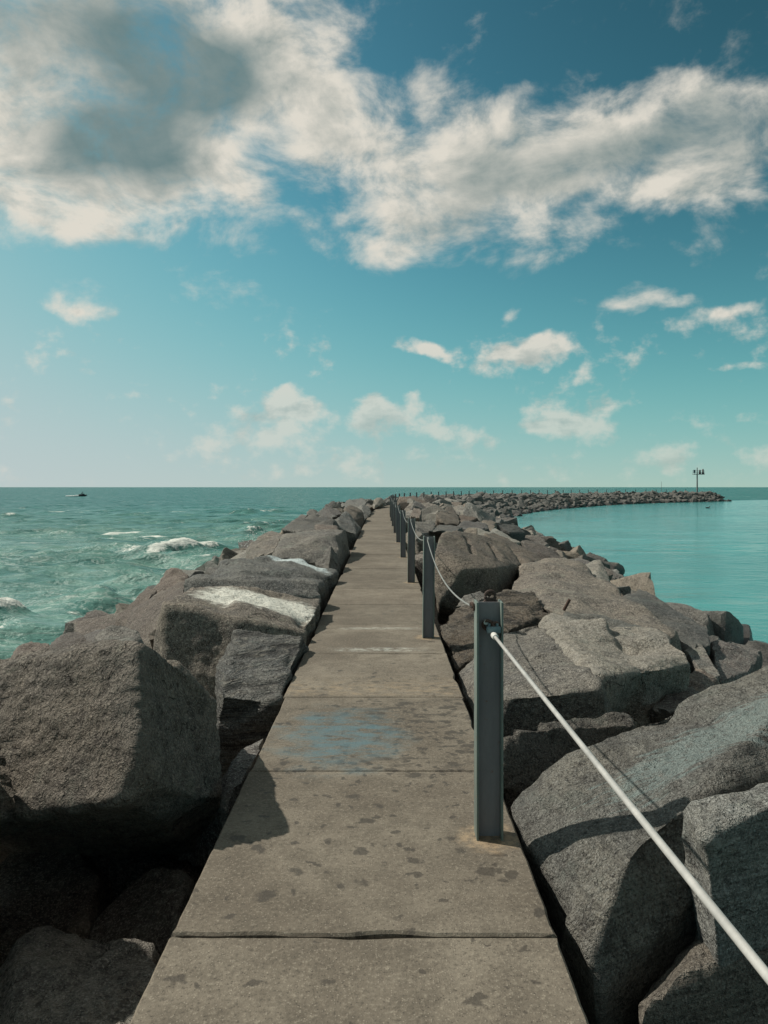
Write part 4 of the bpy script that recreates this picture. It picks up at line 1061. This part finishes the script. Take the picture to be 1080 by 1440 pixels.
for k in range(1, 16):
    A = posts[k] + Vector((-.012 if k > 1 else -.072, .03, .655 * S)); B = posts[k + 1] + Vector((-.012, -.05, .655 * S))
    nm = 'thin grey rope sagging between the %s and %s posts' % (ORD[k - 1], ORD[k]) if k < 10 else 'thin rope between the %s and %s posts' % (ordinal(k), ordinal(k + 1))
    pts = rope(A, B, .12, .008, None)
    o = MB().tube([q - A for q in pts], .0047, 8).build('wire_rope', M['rope_grey'], None, A)
    tag(o, nm, 'rope', 'ropes between the posts')

# rusty pin left standing in the great slab
q0 = W(793, 858, 5.75); q1 = W(801, 843, 5.72)
o = MB().tube([q0 - q0, (q1 - q0) * .5, q1 - q0], .020, 8).build('iron_pin', M['rust'], None, q0)
tag(o, 'short rusty iron pin leaning out of the great grey slab', 'pin')

# ------------------------------------------------------------------ light tower, mast, bird, watercraft
tp = lat(141.2, .15, 0)
k = tp.y / F            # metres per photo pixel at that distance
root = empty('light_tower', (tp.x, tp.y, -.1 * S)); tag(root, 'slim grey light tower with lantern platform at the end of the jetty', 'tower')
zt = lambda py: S - (py - HZ) * k + .1 * S
MB().tube([(0, 0, -.5), (0, 0, zt(667)), (0, 0, zt(657.5))], [.20, .15, .10], 12).build('pole', M['galv_pole'], root)
MB().box(-1.05, 1.75, -.5, .5, zt(667) - .07, zt(667) + .07).build('platform', M['galv_pole'], root)
m = MB()
for x in (-1.0, -.3, .6, 1.7):
    for y in (-.46, .46): m.tube([(x, y, zt(667)), (x, y, zt(667) + 1.0)], .022, 6)
for y in (-.46, .46):
    for z in (.55, 1.0): m.tube([(-1.0, y, zt(667) + z), (1.7, y, zt(667) + z)], .02, 6)
m.build('railing', M['galv_pole'], root)
for x, hh_ in ((.72, 1.15), (1.50, 1.35)):
    z0 = zt(667) + .07
    o = MB().tube([(x, 0, z0), (x, 0, z0 + .35), (x, 0, z0 + .4), (x, 0, z0 + hh_ - .25), (x, 0, z0 + hh_)], [.30, .30, .22, .20, .08], 10).build('lantern', M['lantern'], root)
m = MB(); m.box(-.95, -.45, -.03, .03, zt(667) + .35, zt(667) + 1.15); m.tube([(-.7, .05, zt(667)), (-.7, .05, zt(667) + .7)], .04, 6)
m.build('solar_panel', M['panel'], root)
mp = lat(130.4, .1, 0)
root = empty('thin_mast', (mp.x, mp.y, 0)); tag(root, 'thin bare mast rising above the far end of the jetty', 'mast')
MB().tube([(0, 0, -.4), (0, 0, S - (677 - HZ) * mp.y / F)], [.05, .03], 8).build('pole', M['galv_pole'], root)
MB().tube([(0, 0, -.1), (0, 0, .35)], .12, 8).build('foot', M['white'], root)

D = 2.25 * F / (714.5 - HZ) * S
bp = Vector(((995 - 540) / F * D, D, WATER))
root = empty('waterbird', bp); tag(root, 'dark bird floating on the calm bay before the jetty end', 'bird')
v, f = ico(3)
V = v * np.array([.36, .14, .12]); V[:, 2] += .05 + .10 * np.clip(-v[:, 0], 0, 1) ** 2; V[:, 1] *= 1 - .5 * np.clip(-v[:, 0], 0, 1) ** 2
link('body', mesh_np('body', V, f, M['bird']), root)
MB().tube([(.24, 0, .08), (.30, 0, .18), (.31, 0, .28), (.35, 0, .31), (.41, 0, .30), (.48, 0, .285)], [.07, .05, .042, .052, .038, .012], 10).build('head_and_neck', M['bird'], root)

D = 2.25 * F / (698 - HZ) * S
wp = Vector(((116 - 540) / F * D, D, WATER))
root = empty('water_scooter', wp, math.radians(4)); tag(root, 'small dark water scooter speeding across the open sea at left', 'watercraft')
def loft(secs, name, mat, parent):
    bm = bmesh.new(); rings = []
    for (x, w, z0, z1) in secs:
        rings.append([bm.verts.new(c) for c in ((x, -w, z1), (x, -w * .9, (z0 + z1) / 2), (x, 0, z0), (x, w * .9, (z0 + z1) / 2), (x, w, z1), (x, 0, z1 + .05))])
    for i in range(len(rings) - 1):
        for j in range(6): bm.faces.new((rings[i][j], rings[i][(j + 1) % 6], rings[i + 1][(j + 1) % 6], rings[i + 1][j]))
    bm.faces.new(rings[0]); bm.faces.new(rings[-1][::-1])
    bmesh.ops.recalc_face_normals(bm, faces=bm.faces)
    me = bpy.data.meshes.new(name); bm.to_mesh(me); bm.free(); me.materials.append(mat); return link(name, me, parent)
loft([(-1.6, .5, -.1, .35), (-.8, .58, -.15, .42), (.3, .58, -.12, .5), (1.1, .42, .05, .62), (1.7, .12, .35, .66)], 'hull', M['black'], root)
MB().box(-1.4, .1, -.22, .22, .44, .82, .06).build('seat', M['lantern'], root)
MB().box(.15, .75, -.26, .26, .5, .95, .08).tube([(.35, -.38, 1.08), (.4, 0, 1.02), (.35, .38, 1.08)], .03).build('steering_column', M['black'], root)
me = bpy.data.meshes.new('person')
sk = [(-.35, 0, .86, .16), (-.28, 0, 1.15, .17), (-.12, 0, 1.42, .17), (-.05, 0, 1.56, .07), (-.01, 0, 1.72, .11), (.0, 0, 1.80, .09),
      (-.10, .20, 1.42, .07), (.08, .34, 1.24, .05), (.33, .34, 1.12, .04), (-.10, -.20, 1.42, .07), (.08, -.34, 1.24, .05), (.33, -.34, 1.12, .04),
      (-.25, .22, .86, .10), (.18, .34, .80, .08), (.08, .36, .45, .06), (.22, .36, .42, .05), (-.25, -.22, .86, .10), (.18, -.34, .80, .08), (.08, -.36, .45, .06), (.22, -.36, .42, .05)]
ed = [(0, 1), (1, 2), (2, 3), (3, 4), (4, 5), (2, 6), (6, 7), (7, 8), (2, 9), (9, 10), (10, 11), (0, 12), (12, 13), (13, 14), (14, 15), (0, 16), (16, 17), (17, 18), (18, 19)]
me.from_pydata([q[:3] for q in sk], ed, []); me.materials.append(M['black'])
o = link('person', me, None, wp); o.rotation_euler = (0, 0, math.radians(4))
md = o.modifiers.new('skin', 'SKIN'); o.modifiers.new('sub', 'SUBSURF').render_levels = 1
for i, q in enumerate(sk): me.skin_vertices[0].data[i].radius = (q[3], q[3])
me.skin_vertices[0].data[0].use_root = True
tag(o, 'rider in dark clothing seated on the water scooter, leaning forward', 'person')
# torn white wake behind the scooter and spray thrown up at the rocks
def drops(name, label, cat, centre, n, fn, seed, mat):
    rs = np.random.RandomState(seed); v, f = ico(1); Vs, Fs = [], []
    for i in range(n):
        p, r = fn(rs); Vs.append(v * r * rs.uniform(.6, 1.3, 3) + p); Fs.append(f + i * len(v))
    o = link(name, mesh_np(name, np.vstack(Vs), np.vstack(Fs), mat), None, centre)
    o['kind'] = 'stuff'; o['label'] = label; o['category'] = cat
fm, b, p = new_mat('foam_white'); p.inputs['Base Color'].default_value = (.8, .82, .8, 1); p.inputs['Roughness'].default_value = .8
drops('wake_foam', 'white wake trailing behind the water scooter', 'foam', wp, 260,
      lambda rs: (lambda u: (np.array([-1.2 - u * 4.6, -.5 + rs.normal() * (.3 + u * .5), .10 + rs.uniform(0, .30) * (1 - u)]), rs.uniform(.10, .26)))(rs.uniform() ** 1.3), 4, fm)
sp = W(368, 752, 22.0); sp.z = WATER + .3
drops('sea_spray', 'spray of a wave thrown up against the rocks on the left', 'spray', sp, 420,
      lambda rs: (lambda u, a: (np.array([(rs.normal() * .10 + a * .5) * (1 + u * 1.2), rs.normal() * .3, u * (1.9 - abs(a) * 1.0) * rs.uniform(.6, 1)]), rs.uniform(.006, .024)))(rs.uniform() ** .9, rs.uniform(-1, 1)), 5, fm)
